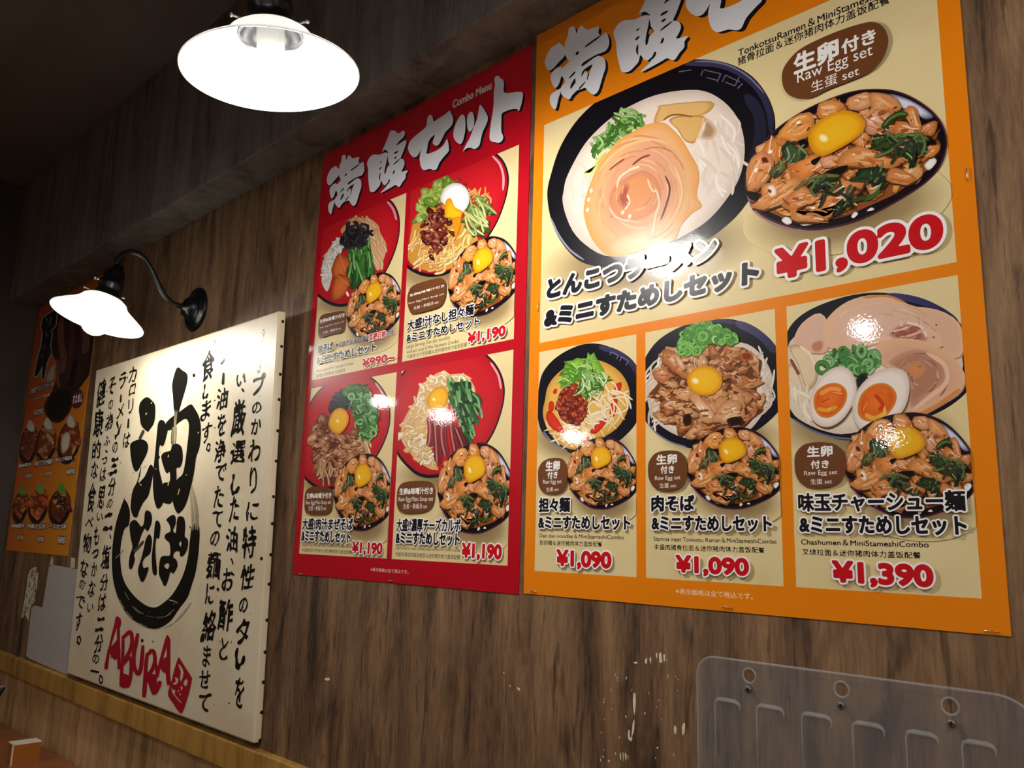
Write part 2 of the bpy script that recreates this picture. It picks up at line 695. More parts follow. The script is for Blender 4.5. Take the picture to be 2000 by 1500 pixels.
def pile(art, region, n, size, pal, seed, el=0.6, edge='5a2c14', glint=None):
    rng = random.Random(seed)
    l0, top_ = art.lift, art.lift
    for k_, p in enumerate(sorted(scatter(rng, region, n), key=lambda q: q[1])):
        if k_ % 24 == 0:
            art.lift, top_ = l0, max(top_, art.lift)
        sz = size * rng.uniform(0.6, 1.25)
        c = rng.choice(pal)
        L = lump(rng, p, sz, sz * rng.uniform(el * 0.6, min(1, el * 1.3)), rng.uniform(-1.2, 1.2), 9, .36)
        if sz > 40:
            slice_(art, rng, L, c, mixc(c, edge, rng.uniform(.3, .6)), mixc(edge, '1c0a04', .4), .09, 5, glint or 0)
            continue
        art.blob([(a[0] + sz * .08, a[1] + sz * .14) for a in L], mixc(c, edge, .8), mixc(edge, c, .1), .7)
        art.blob(L, mixc(c, 'fff0dc', rng.uniform(0, .35)), mixc(c, edge, rng.uniform(.15, .5)), rng.uniform(.35, .65), off=(-sz * .2, -sz * .2), cmid=c)
        if glint and rng.random() < glint:
            art.line([(p[0] - sz * .3, p[1] - sz * .1), (p[0], p[1] - sz * .25), (p[0] + sz * .25, p[1] - sz * .15)], sz * .12, mixc(c, 'ffffff', .6))
    art.lift = max(top_, art.lift)

def curls(art, region, n, ln, w, pal, seed, ang=None, bend=0.9, dk=.55):
    rng = random.Random(seed)
    l0, top_ = art.lift, art.lift
    for k_, p in enumerate(sorted(scatter(rng, region, n), key=lambda q: q[1])):
        if k_ % 24 == 0:
            art.lift, top_ = l0, max(top_, art.lift)
        a = rng.uniform(0, 2 * PI) if ang is None else ang + rng.uniform(-.35, .35)
        b = rng.uniform(-bend, bend)
        l = ln * rng.uniform(.6, 1.2)
        q = [(p[0] + math.cos(a) * -l / 2, p[1] + math.sin(a) * -l / 2), (p[0] - math.sin(a) * b * l * .4, p[1] + math.cos(a) * b * l * .4),
             (p[0] + math.cos(a) * l / 2, p[1] + math.sin(a) * l / 2)]
        c = rng.choice(pal)
        art.line(q, w * 1.5, mixc(c, '201008', dk))
        art.line(q, w, c, col2=mixc(c, 'ffffff', .18 if max(lin(c)) > .3 else .03))
    art.lift = max(top_, art.lift)

def flakes(art, region, n, size, pal, seed):
    """crisp little scraps of colour, the fine grain of a printed food photograph"""
    rng = random.Random(seed)
    l0, top_ = art.lift, art.lift
    for k_, p in enumerate(sorted(scatter(rng, region, n), key=lambda q: q[1])):
        if k_ % 40 == 0:
            art.lift, top_ = l0, max(top_, art.lift)
        sz = size * rng.uniform(.4, 1.3)
        a = rng.uniform(-.9, .9)
        art.fill(lump(rng, p, sz, sz * rng.uniform(.2, .6), a, 6, .45), rng.choice(pal), smooth=False)
    art.lift = max(top_, art.lift)

def grain(art, c, radii, n, cols, w, seed, spread=(.25, 1.0), ang=0.0):
    """fine curved fibres following the roll of a slice of meat"""
    rng = random.Random(seed)
    for k in range(n):
        q = rng.uniform(*spread)
        a0 = rng.uniform(0, 2 * PI)
        da = rng.uniform(.25, .9)
        pts = []
        for j in range(5):
            a = a0 + da * j / 4
            x, y = math.cos(a) * radii[0] * q, math.sin(a) * radii[1] * q
            pts.append((c[0] + x * math.cos(ang) - y * math.sin(ang), c[1] + x * math.sin(ang) + y * math.cos(ang)))
        art.line(pts, w * rng.uniform(.5, 1.5), rng.choice(cols), taper=.1)

def rings(art, region, n, rad, pal, seed):
    rng = random.Random(seed)
    l0, top_ = art.lift, art.lift
    for k_, p in enumerate(sorted(scatter(rng, region, n), key=lambda q: q[1])):
        if k_ % 24 == 0:
            art.lift, top_ = l0, max(top_, art.lift)
        r_ = rad * rng.uniform(.6, 1.15)
        k = rng.uniform(.55, 1)
        a = rng.uniform(0, PI)
        q = lump(rng, p, r_, r_ * k, a, 9, .06)
        c = rng.choice(pal)
        art.line(q + [q[0], q[1]], r_ * .75, mixc(c, '0c1c06', .6), taper=1)
        art.line(q + [q[0], q[1]], r_ * .5, c, taper=1)
    art.lift = max(top_, art.lift)

def ellip(c, a, b, ang=0, n=16):
    return [(c[0] + a * math.cos(t) * math.cos(ang) - b * math.sin(t) * math.sin(ang), c[1] + a * math.cos(t) * math.sin(ang) + b * math.sin(t) * math.cos(ang))
            for t in (2 * PI * k / n for k in range(n))]

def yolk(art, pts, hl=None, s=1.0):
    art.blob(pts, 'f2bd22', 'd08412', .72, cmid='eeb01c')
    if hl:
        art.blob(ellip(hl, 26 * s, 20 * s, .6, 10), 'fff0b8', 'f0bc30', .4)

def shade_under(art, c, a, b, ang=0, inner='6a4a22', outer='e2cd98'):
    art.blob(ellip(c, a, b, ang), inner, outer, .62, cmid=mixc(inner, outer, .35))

# ------------------------------------------------------------------ printed bowls used on several panels
ZM = (1430, 0, .25)
def px(zx, p):
    return (zx[0] + p[0] * zx[2], zx[1] + p[1] * zx[2])
def wxz(zx, p):
    q = on_wall(*px(zx, p), -0.0018)
    return q.x, q.z
REF = [wxz(ZM, p) for p in ((100, 1420), (1682, 1090), (1130, 693), (620, 1802))]

def rice_bowl(parent, lift, zx, feats, clip=None):
    lift += 2 * STEP
    """pork and greens over rice with a raw yolk, printed at the size the panel gives it"""
    L, R_, T, B = [wxz(zx, p) for p in feats]
    sx = (R_[0] - L[0]) / (REF[1][0] - REF[0][0])
    sz = (T[1] - B[1]) / (REF[2][1] - REF[3][1])
    def fn(u, v, lift):
        p = wall_fn(u, v, lift)
        return Vector((L[0] + (p.x - REF[0][0]) * sx, -lift, B[1] + (p.z - REF[3][1]) * sz))
    a = Art(fn, lift).z(*ZM)
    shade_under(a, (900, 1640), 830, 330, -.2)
    outer = [(1110, 694), (1260, 705), (1400, 755), (1545, 850), (1640, 960), (1682, 1085), (1670, 1200), (1625, 1310), (1550, 1400), (1420, 1500), (1200, 1630), (1000, 1725), (800, 1780),
             (600, 1802), (400, 1765), (250, 1700), (165, 1625), (115, 1520), (98, 1420), (118, 1310), (160, 1215), (260, 1085), (410, 955), (600, 840), (800, 755), (960, 708)]
    a.fill(outer, '4a2430')
    cx, cy = 890, 1250
    a.fill([(cx + (p[0] - cx) * .982, cy + (p[1] - cy) * .975 - 4) for p in outer], '140c12')
    a.line([(110, 1500), (165, 1640), (260, 1715), (400, 1778), (600, 1805)], 12, '9a7088')
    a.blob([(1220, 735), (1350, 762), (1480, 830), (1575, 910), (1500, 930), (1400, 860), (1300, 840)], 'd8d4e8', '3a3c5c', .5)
    a.fill([(120, 1440), (140, 1270), (205, 1180), (290, 1090), (370, 1040), (430, 960), (530, 885), (600, 905), (660, 880), (690, 800), (785, 778), (880, 810), (905, 765), (1000, 730), (1085, 722), (1200, 730),
            (1290, 780), (1330, 860), (1400, 830), (1450, 900), (1490, 985), (1600, 950), (1585, 1060), (1630, 1130), (1590, 1210), (1560, 1300), (1470, 1370), (1300, 1500), (1180, 1560),
            (1000, 1640), (880, 1690), (700, 1725), (560, 1735), (430, 1725), (370, 1690), (250, 1640), (165, 1615), (155, 1575), (225, 1525), (120, 1480)], '8a4e26', True, 3)
    for q in ([(385, 1720), (430, 1690), (470, 1735), (430, 1755)], [(520, 1740), (560, 1715), (640, 1745), (560, 1765)], [(930, 1690), (960, 1655), (985, 1670), (950, 1705)],
              [(1400, 1420), (1450, 1370), (1480, 1390), (1440, 1440)], [(1500, 1290), (1560, 1230), (1600, 1260), (1540, 1330)], [(1050, 1650), (1090, 1620), (1110, 1640)], [(640, 1735), (700, 1715), (720, 1745)]):
        a.blob(q, 'f4f0ea', 'c8b8a8')
    rng = random.Random(5)
    for q in scatter(rng, [(300, 1150), (800, 850), (1300, 850), (1550, 1100), (1200, 1500), (700, 1680), (250, 1550)], 34):
        a.blob(lump(rng, q, rng.uniform(25, 60), rng.uniform(20, 45), rng.uniform(0, 3)), rng.choice(('2a1408', '3a1c0c', '5a2c12')), '6a3818', .6)
    pile(a, [(240, 1180), (560, 930), (900, 790), (1300, 830), (1560, 1030), (1575, 1250), (1380, 1430), (1000, 1620), (560, 1700), (220, 1600), (180, 1400)], 74, 88, ('dc8638', 'cc742c', 'e49c4c', 'b8642a', 'e0a468', 'a05622'), 6, .5, '4a2210', .3)
    def m(pts, c, e='a05e2e', hl=None):
        slice_(a, rng, pts, mixc(c, 'e8862c', .35), mixc(e, c, .25), '3a1a0a', .075, 8, .3)
        if hl:
            a.blob(lump(rng, hl, 22, 14, -.5), 'fff2e2', mixc(c, 'fff0e0', .4))
    m([(660, 880), (690, 800), (790, 782), (890, 830), (880, 880), (760, 920), (680, 930)], 'dc9a58')
    m([(900, 780), (1000, 733), (1085, 735), (1090, 820), (1000, 860), (910, 850)], 'e4ae84', hl=(980, 800))
    m([(1080, 735), (1200, 733), (1300, 795), (1310, 865), (1180, 875), (1090, 860)], 'e2a670')
    m([(1010, 890), (1180, 855), (1265, 900), (1210, 1000), (1100, 1060), (1035, 1010)], 'e6b496', hl=(1100, 930))
    m([(1345, 860), (1430, 830), (1485, 1000), (1440, 1045), (1385, 960)], 'd48e58')
    m([(1480, 990), (1605, 948), (1575, 1060), (1500, 1055)], 'b87440', '6a3a1c')
    m([(430, 960), (540, 888), (640, 910), (610, 1060), (480, 1115), (350, 1085)], 'e4a050', hl=(520, 960))
    m([(280, 1100), (350, 1080), (440, 1110), (400, 1200), (310, 1335), (220, 1250)], 'd48646', hl=(300, 1190))
    m([(135, 1285), (220, 1178), (300, 1200), (325, 1320), (260, 1430), (150, 1505), (112, 1420)], 'dc9c68', hl=(190, 1330))
    a.blob([(230, 1240), (270, 1230), (290, 1280), (250, 1300)], '5a1c10', '9a5030')
    m([(470, 1290), (640, 1205), (745, 1220), (835, 1262), (800, 1335), (690, 1340), (515, 1425)], 'dc8a44')
    m([(690, 1250), (800, 1215), (860, 1240), (800, 1300), (710, 1310)], 'e0a484')
    m([(830, 1305), (880, 1195), (985, 1145), (1130, 1180), (1210, 1230), (1310, 1262), (1275, 1312), (1080, 1318), (920, 1300)], 'd8965a', hl=(960, 1200))
    m([(1265, 980), (1350, 955), (1420, 1000), (1510, 1065), (1430, 1095), (1290, 1085)], 'd48850')
    m([(1295, 1100), (1425, 1088), (1430, 1200), (1350, 1235), (1305, 1170)], 'dca878')
    m([(1200, 1350), (1280, 1318), (1405, 1368), (1445, 1402), (1380, 1445), (1280, 1435), (1205, 1405)], 'c47c46')
    m([(240, 1450), (400, 1418), (530, 1400), (510, 1525), (420, 1585), (250, 1645), (162, 1612), (235, 1545)], 'e0a264', hl=(300, 1480))
    a.blob([(280, 1460), (330, 1450), (350, 1520), (300, 1540)], 'fbe8dc', 'e0aa78')
    m([(395, 1605), (480, 1500), (560, 1455), (650, 1490), (710, 1520), (640, 1585), (560, 1605), (480, 1645)], 'c4804a')
    m([(655, 1645), (720, 1560), (800, 1480), (860, 1395), (965, 1375), (1045, 1430), (985, 1505), (900, 1545), (840, 1595), (785, 1665), (680, 1700)], 'd48c5c', hl=(860, 1470))
    m([(870, 1360), (965, 1325), (970, 1375), (890, 1405)], '9a5a30', '4a2410')
    m([(465, 1650), (560, 1680), (700, 1700), (800, 1655), (825, 1600), (765, 1695), (640, 1735), (495, 1725)], 'd89e6a')
    m([(1060, 1450), (1150, 1420), (1210, 1440), (1160, 1500), (1080, 1520)], 'b07a52')
    flakes(a, [(240, 1180), (560, 930), (900, 790), (1300, 830), (1560, 1030), (1540, 1250), (1250, 1480), (900, 1640), (520, 1690), (220, 1580), (150, 1400)], 150, 30, ('e09850', 'e8ae74', '9a5424', '7a3c18', 'd07c34', 'b86428', 'e4a468'), 9)
    for q in ([(520, 1110), (570, 1090), (605, 1130), (560, 1165)], [(620, 1260), (700, 1225), (650, 1295)], [(740, 1340), (905, 1292), (860, 1362), (770, 1360)], [(1380, 1230), (1450, 1190), (1440, 1290), (1390, 1290)],
              [(115, 1495), (225, 1518), (180, 1572), (130, 1545)], [(1480, 1060), (1560, 1080), (1600, 1130), (1520, 1130)]):
        a.blob(q, '0c0806', '24120a')
    G = dict(c1='32491f', c2='1c2a12')
    def g(pts, c='3a5426', e='18240f'):
        R_g = ragged(rng, pts, .1)
        a.blob(R_g, mixc(c, e, .3), e, .6, smooth=False)
        xs, ys = [q[0] for q in pts], [q[1] for q in pts]
        curls(a, pts, 9, (max(xs) - min(xs)) * .6, 9, (mixc(c, e, .4), c, mixc(c, 'a8c080', .4), mixc(e, '0a1006', .5)), int(pts[0][0]), bend=.5)
    g([(395, 1165), (440, 1108), (505, 1150), (575, 1180), (565, 1245), (480, 1275), (405, 1262)], '465a38', '22301a')
    a.line([(430, 1150), (450, 1220), (430, 1260)], 14, '8a9c80')
    g([(298, 1350), (380, 1258), (435, 1270), (405, 1350), (340, 1392)], '6c6a3c', '3c3a1a')
    a.line([(1178, 1010), (1230, 940), (1300, 900), (1375, 898)], 46, '2c4018')
    a.line([(1185, 990), (1240, 930), (1310, 895), (1365, 895)], 16, '5c7a38')
    g([(1095, 1090), (1170, 1055), (1245, 1068), (1255, 1152), (1190, 1195), (1118, 1172)])
    a.line([(1235, 1085), (1350, 1072), (1450, 1066), (1545, 1100)], 42, '3a4a20')
    a.line([(1240, 1075), (1350, 1064), (1450, 1060), (1530, 1090)], 16, '7a8a50')
    a.line([(1275, 1165), (1350, 1200), (1400, 1230), (1425, 1310)], 56, '1e3414')
    a.line([(1360, 1195), (1410, 1240), (1420, 1290)], 14, '8aa66a')
    g([(1425, 1130), (1500, 1105), (1525, 1182), (1450, 1215)], '2a3e1c', '101a0a')
    g([(975, 1340), (1080, 1305), (1195, 1318), (1185, 1400), (1120, 1455), (1060, 1405), (985, 1405)], '2e4622', '121c0c')
    a.line([(1190, 1345), (1182, 1440), (1120, 1525), (1035, 1568)], 34, '3c5c2a')
    a.line([(1185, 1350), (1170, 1440), (1110, 1510)], 10, '7a9a58')
    g([(595, 1455), (680, 1388), (780, 1366), (860, 1370), (800, 1425), (720, 1465), (650, 1495)], '2a341a', '0e140a')
    a.line([(485, 1492), (600, 1410), (720, 1380), (845, 1378)], 24, '6a6c38')
    a.line([(880, 1605), (960, 1570), (1065, 1540)], 36, '36481f')
    g([(820, 1600), (880, 1570), (900, 1620), (840, 1680), (790, 1690)], '22301a', '0c120a')
    curls(a, [(1120, 1060), (1300, 1060), (1560, 1110), (1480, 1280), (1330, 1260), (1180, 1200)], 16, 170, 17, ('24361a', '3a5228', '18240f', '5a7240'), 61, bend=.8)
    curls(a, [(600, 1480), (700, 1380), (860, 1370), (1150, 1320), (1180, 1440), (1000, 1600), (800, 1650)], 18, 150, 16, ('24361a', '3a5228', '141e0c', '586c3a'), 62, bend=.8)
    yolk(a, [(598, 1085), (625, 1010), (700, 935), (800, 885), (905, 868), (1000, 900), (1047, 970), (1020, 1045), (940, 1110), (840, 1170), (720, 1225), (635, 1190)], (720, 1085), 1.7)
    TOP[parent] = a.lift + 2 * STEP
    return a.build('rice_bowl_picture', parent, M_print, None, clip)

def key_pattern(a, pts, w, c):
    """the fret band pressed in the rim of the black ramen bowl"""
    for q in pts:
        a.line(q, w, c, smooth=False, taper=1)

# ------------------------------------------------------------------ a menu poster: sheet with windows, panels behind them
def grid_sheet(art, xs0, panels, col):
    x0, x1, z0, z1 = xs0
    xs = sorted({x0, x1, *[p[0] for p in panels], *[p[1] for p in panels]})
    zs = sorted({z0, z1, *[p[2] for p in panels], *[p[3] for p in panels]})
    for a, b in zip(xs, xs[1:]):
        for c, e in zip(zs, zs[1:]):
            mx, mz = (a + b) / 2, (c + e) / 2
            if not any(p[0] < mx < p[1] and p[2] < mz < p[3] for p in panels):
                l = art.lift
                art.rect(a, b, c, e, col)
                art.lift = l

def poster(x0, x1, z0, z1, col, panels, rad=0.0):
    root = empty('menu_poster', ((x0 + x1) / 2, 0, z0))
    bm = bmesh.new()
    box_bm(bm, x0 - root.location.x, x1 - root.location.x, -.0011, -.0001, 0, z1 - z0)
    obj('backing_sheet', mesh_from(bm, 'backing_sheet'), solid('poster_' + col, col, .3), root)
    A = Art(wall_fn, .00118)
    grid_sheet(A, (x0, x1, z0, z1), panels, col)
    A.build('printed_border', root, M_print)
    out = []
    for p in panels:
        P = Art(wall_fn, .00112)
        P.rect(*p, 'e2cd98')
        # the paper-like mottling printed on the cream ground
        rng = random.Random(int(p[0] * 1e4))
        for k in range(26):
            x, zz = rng.uniform(p[0], p[1]), rng.uniform(p[2], p[3])
            s = rng.uniform(.012, .05)
            P.up()
            i0 = len(P.V)
            n = 10
            c0 = lin('e2cd98')
            c1 = mixc('e2cd98', rng.choice(('f0e0b4', 'd4bb80')), .22)
            for j in range(n):
                t = 2 * PI * j / n
                P.V.append(Vector((min(max(x + s * math.cos(t), p[0]), p[1]), -P.lift, min(max(zz + s * .8 * math.sin(t), p[2]), p[3]))))
                P.C.append(c0)
            P.V.append(Vector((x, -P.lift, zz)))
            P.C.append(c1)
            for j in range(n):
                P.F.append((i0 + j, i0 + (j + 1) % n, i0 + n))
        out.append(P.build('menu_panel', root, M_print))
    return root, out

LB, LG = .0012, .00122                # layers: bowls on their panels, titles on the border
TOP = {}                              # how high the ink of each panel reaches
K = '17141a'
RED = 'c4121c'
BROWN = '6b3f22'
PAPER = 'f2eee8'

def lettering(parent, name, zx, rows):
    low = name in ('caption', 'tax_note', 'subtitle')
    a = Art(wall_fn, LB + 2 * STEP if low else TOP[parent]).z(*zx)
    for rw in rows:
        kw = rw[4] if len(rw) > 4 else {}
        text(a, rw[0], rw[1], rw[2], rw[3], **kw)
    return a.build(name, parent, M_print)

def badge(parent, zx, pts, rows):
    a = Art(wall_fn, TOP[parent]).z(*zx)
    a.fill(pts, BROWN)
    for rw in rows:
        kw = rw[4] if len(rw) > 4 else {}
        text(a, rw[0], rw[1], rw[2], PAPER, **kw)
    return a.build('badge', parent, M_print)

HEAD = dict(dil=.045, halo=.08)
B_ = dict(base=True)
BB = dict(base=True, dil=.02)

# ------------------------------------------------------------------ ORANGE POSTER
SX = .866
def U(x): return x * SX
def Z_(z): return z * SX + H
OR = (U(-.9434), U(-.2498), Z_(-.0841), Z_(-.0841) + .859)
pan = [(U(-.9206), U(-.2747), Z_(.3262), Z_(.7223)),
       (U(-.9206), U(-.7218), Z_(-.0476), Z_(.3107)),
       (U(-.7054), U(-.4980), Z_(-.0476), Z_(.3107)),
       (U(-.4816), U(-.2747), Z_(-.0476), Z_(.3107))]
orange, OP = poster(*OR, 'e8820e', pan)
tag(orange, 'large glossy orange menu poster of ramen and rice bowl sets', 'poster')

# tonkotsu ramen
a = Art(wall_fn, LB).z(1030, 0, .25)
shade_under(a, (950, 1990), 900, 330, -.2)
outer = [(1250, 468), (1420, 466), (1600, 505), (1760, 600), (1870, 740), (1925, 880), (1935, 1010), (1915, 1150), (1860, 1330), (1770, 1500), (1650, 1670), (1520, 1790), (1380, 1890),
         (1200, 1990), (1000, 2060), (780, 2090), (580, 2085), (440, 2055), (340, 1985), (250, 1870), (190, 1740), (160, 1600), (155, 1480), (185, 1350), (240, 1180), (320, 1030), (420, 900), (560, 775), (720, 690), (900, 600), (1100, 510)]
a.fill(outer, '0d0b12')
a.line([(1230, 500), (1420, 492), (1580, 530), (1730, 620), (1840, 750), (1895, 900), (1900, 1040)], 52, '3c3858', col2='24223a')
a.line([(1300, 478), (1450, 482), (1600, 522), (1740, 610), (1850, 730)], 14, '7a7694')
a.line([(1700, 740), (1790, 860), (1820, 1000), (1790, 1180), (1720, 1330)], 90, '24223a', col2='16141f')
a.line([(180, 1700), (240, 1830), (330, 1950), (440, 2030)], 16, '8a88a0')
key_pattern(a, [[(1355, 590), (1370, 545)], [(1380, 545), (1510, 575)], [(1510, 575), (1480, 640)], [(1480, 625), (1400, 605)], [(1520, 640), (1545, 585)], [(1545, 585), (1660, 640)],
                [(1655, 600), (1620, 670)], [(1620, 670), (1545, 640)], [(1640, 690), (1680, 650)], [(1180, 560), (1280, 545)]], 8, '6a6884')
soup = [(280, 1500), (300, 1400), (360, 1270), (450, 1120), (560, 1000), (680, 900), (830, 812), (1000, 742), (1200, 705), (1380, 710), (1530, 790), (1640, 920), (1690, 1080), (1692, 1240), (1650, 1400), (1565, 1540),
        (1460, 1670), (1350, 1765), (1200, 1850), (1000, 1950), (800, 2000), (600, 1995), (450, 1910), (350, 1800), (292, 1660), (272, 1560)]
a.blob(soup, 'eadccd', 'cdbcae', .86, cmid='e6d4c6')
curls(a, [(1250, 1150), (1400, 1050), (1620, 950), (1670, 1200), (1560, 1450), (1350, 1500), (1350, 1300)], 26, 260, 16, ('e4d2c4', 'dcc8b8', 'efe2d6'), 3, ang=1.2, dk=.1)
curls(a, [(330, 1500), (420, 1300), (480, 1300), (430, 1600), (400, 1750)], 8, 200, 14, ('e4d4c6', 'd8c6b6'), 4, ang=1.7, dk=.1)
# bamboo shoots
a.blob([(985, 960), (1020, 850), (1060, 818), (1430, 790), (1424, 868), (1300, 912), (1120, 895), (1060, 940)], 'dcae6c', 'b98a48', .8)
a.blob([(1105, 940), (1180, 905), (1385, 908), (1362, 985), (1312, 1112), (1230, 1100), (1170, 1010)], 'd6aa66', 'a87a3c', .8)
a.line([(1060, 940), (1110, 905), (1180, 895), (1290, 912)], 14, '8a5a28')
a.line([(1310, 1112), (1360, 985), (1385, 905)], 10, 'ecc88c')
a.blob([(1400, 920), (1480, 1010), (1440, 1090), (1350, 1080), (1380, 1000)], 'a88462', 'd8c0a8', .5)
# spring onion
curls(a, [(510, 1180), (560, 1090), (650, 1000), (690, 940), (740, 885), (800, 895), (860, 885), (910, 920), (900, 970), (820, 1020), (760, 1060), (680, 1110), (640, 1160), (560, 1220)], 90, 110, 15,
      ('3f7a1e', '2f6418', '5a962e', '7cb048', '94c060'), 8, bend=1.2)
a.blob([(440, 1350), (500, 1340), (560, 1200), (640, 1160), (600, 1260), (530, 1340), (470, 1390)], 'bcd068', 'dcd8b0', .5)
# braised pork slice
ch = [(530, 1340), (590, 1240), (640, 1180), (710, 1095), (800, 1042), (900, 990), (960, 965), (1060, 958), (1130, 1008), (1205, 1090), (1270, 1200), (1325, 1300), (1340, 1400), (1320, 1530), (1362, 1612), (1285, 1665),
      (1200, 1760), (1140, 1880), (950, 1935), (800, 1985), (640, 2000), (540, 1920), (472, 1800), (440, 1660), (455, 1540), (490, 1440)]
a.blob(ch, 'd89a68', 'dd9a48', .84, cmid='e0aa78')
a.blob([(700, 1180), (900, 1060), (1080, 1080), (1200, 1240), (1260, 1420), (1220, 1600), (1080, 1780), (850, 1870), (640, 1830), (540, 1660), (560, 1450), (620, 1290)], 'd49470', 'deaa76', .75, cmid='d89c78')
a.blob([(760, 1400), (900, 1330), (1010, 1400), (1050, 1520), (1000, 1640), (850, 1720), (700, 1680), (640, 1560), (680, 1450)], 'd8905c', 'c8805c', .7)
a.blob([(715, 1520), (760, 1430), (800, 1450), (775, 1540), (810, 1600), (750, 1630), (700, 1580)], 'a85038', 'cc8058', .5)
grain(a, (880, 1500), (400, 440), 56, ('e4b080', 'd4946a', 'd08a60', 'e0a070', 'e8bc90'), 10, 15, (.45, 1.0))
grain(a, (860, 1500), (190, 200), 14, ('cc8058', 'e0a880', 'c87c54'), 9, 16, (.4, 1.0))
for q, w, c in (([(640, 1330), (700, 1280), (760, 1240)], 12, '8a4a30'), ([(820, 1290), (890, 1235), (960, 1210)], 14, '7a3c2c'), ([(905, 1170), (1000, 1150), (1080, 1165), (1140, 1190)], 8, 'a86a48'),
                ([(1075, 1370), (1110, 1450), (1105, 1530), (1075, 1630), (1040, 1720)], 14, '6a2c2c'), ([(1000, 1500), (1030, 1570), (1015, 1640)], 10, '8a4a38'),
                ([(700, 1470), (720, 1390), (800, 1330), (880, 1300)], 16, 'f0d2b8'), ([(1000, 1470), (1030, 1580), (1000, 1690), (975, 1860)], 16, 'ecc8a4'), ([(640, 1620), (700, 1700), (800, 1730)], 12, 'ecc6a8'),
                ([(660, 1700), (652, 1680)], 14, '5a2430'), ([(560, 1340), (660, 1220), (800, 1130), (960, 1090), (1100, 1120)], 18, 'eab880'), ([(1150, 1300), (1210, 1480), (1170, 1650), (1080, 1790)], 22, 'e8b888'),
                ([(600, 1500), (560, 1640), (600, 1800), (720, 1900)], 22, 'e6ae74'), ([(940, 1400), (970, 1480), (1010, 1500)], 12, 'f0d0b0'), ([(780, 1520), (800, 1580), (760, 1640)], 12, 'f2dcc4')):
    a.line(q, w, c)
for q in ((500, 1490), (480, 1560), (470, 1640), (745, 1660), (800, 1690)):
    a.blob(ellip(q, 14, 20, .3, 8), 'fbe8d0', 'e2ac70')
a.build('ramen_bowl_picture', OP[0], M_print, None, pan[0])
rice_bowl(OP[0], a.lift, (1430, 0, .25), ((100, 1420), (1682, 1090), (1130, 693), (620, 1802)), pan[0])
badge(OP[0], (1430, 0, .25), [(395, 600), (415, 525), (480, 440), (560, 375), (700, 305), (850, 243), (1000, 195), (1100, 178), (1180, 210), (1222, 290), (1222, 365), (1185, 460), (1120, 540), (1040, 592), (900, 650), (750, 708), (630, 768), (540, 780), (455, 750), (408, 690)],
      [('生卵', (488, 572), (845, 490), 0, dict(dil=.04, h=165)), ('付き', (862, 432), (1132, 345), 0, dict(dil=.035, h=118)), ('Raw Egg set', (515, 647), (1105, 440), 0, dict(base=True, h=84)), ('生蛋 set', (625, 725), (1000, 602), 0, dict(h=86))])
lettering(OP[0], 'headline', (1030, 300, .25), [('とんこつラーメン', (155, 1145), (1482, 640), K, dict(dil=.074, halo=.10, skew=.06)), ('&ミニすためしセット', (135, 1372), (1812, 828), K, dict(dil=.074, halo=.09, skew=.04))])
lettering(OP[0], 'price_text', (1430, 300, .25), [('¥1,020', (345, 1035), (1645, 442), RED, dict(dil=.062, halo=.075))])
lettering(OP[0], 'caption', (1430, 0, .25), [('TonkotsuRamen＆MiniStameshiCombo', (45, 406), (1440, -105), K, dict(base=True, dil=.02, h=58)), ('猪骨拉面＆迷你猪肉体力盖饭配餐', (40, 497), (1236, 45), K, dict(dil=.012, h=68))])

# dan dan noodles
D = (1020, 560, .266667)
a = Art(wall_fn, LB).z(*D)
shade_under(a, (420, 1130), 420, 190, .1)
outer = [(128, 690), (160, 610), (225, 535), (320, 470), (440, 422), (560, 418), (680, 458), (780, 520), (850, 600), (895, 740), (890, 860), (840, 985), (760, 1085), (650, 1165), (520, 1210), (400, 1232), (310, 1200), (200, 1130), (140, 1060), (113, 970), (108, 850)]
a.fill(outer, '100e18')
a.line([(560, 440), (690, 480), (790, 550), (840, 640)], 40, '3a3656', col2='2a2842')
a.line([(150, 1060), (220, 1140), (330, 1205)], 14, '74728c')
key_pattern(a, [[(640, 500), (650, 475)], [(650, 478), (700, 500)], [(700, 500), (690, 530)], [(715, 545), (725, 510)], [(725, 512), (780, 545)], [(775, 550), (755, 575)]], 6, '7472a0')
soup = [(165, 830), (182, 740), (232, 660), (330, 580), (450, 540), (560, 538), (680, 595), (755, 680), (786, 780), (775, 890), (722, 1000), (640, 1075), (520, 1135), (420, 1190), (320, 1180), (230, 1112), (170, 1015), (148, 920)]
a.blob(soup, 'e0b45c', 'c68f38', .85, cmid='ddac50')
curls(a, [(170, 900), (260, 980), (450, 1000), (640, 760), (760, 690), (780, 860), (700, 1000), (560, 1090), (420, 1130), (280, 1110), (190, 1020)], 46, 170, 9, ('ecd098', 'e8c684', 'f0dcb0'), 12, bend=1.3, dk=.2)
for q in ([(185, 910), (230, 930), (310, 1065), (230, 1050), (175, 975)], [(495, 1060), (560, 990), (615, 950), (605, 1005), (540, 1075)], [(638, 935), (660, 800), (698, 830), (672, 950)], [(675, 720), (725, 700), (718, 760), (682, 770)],
          [(225, 760), (250, 745), (252, 775), (230, 785)], [(200, 840), (230, 850), (225, 910), (190, 900)], [(430, 1120), (490, 1095), (470, 1140)]):
    a.blob(q, 'cc3012', 'a81e0a')
curls(a, [(560, 800), (640, 720), (760, 700), (700, 950), (560, 1080), (470, 1050)], 20, 150, 8, ('f4e4c4', 'f0d8ac'), 19, bend=1.3, dk=.25)
a.fill([(285, 760), (400, 720), (435, 800), (475, 870), (455, 965), (390, 1010), (290, 975), (255, 880)], '5a180c')
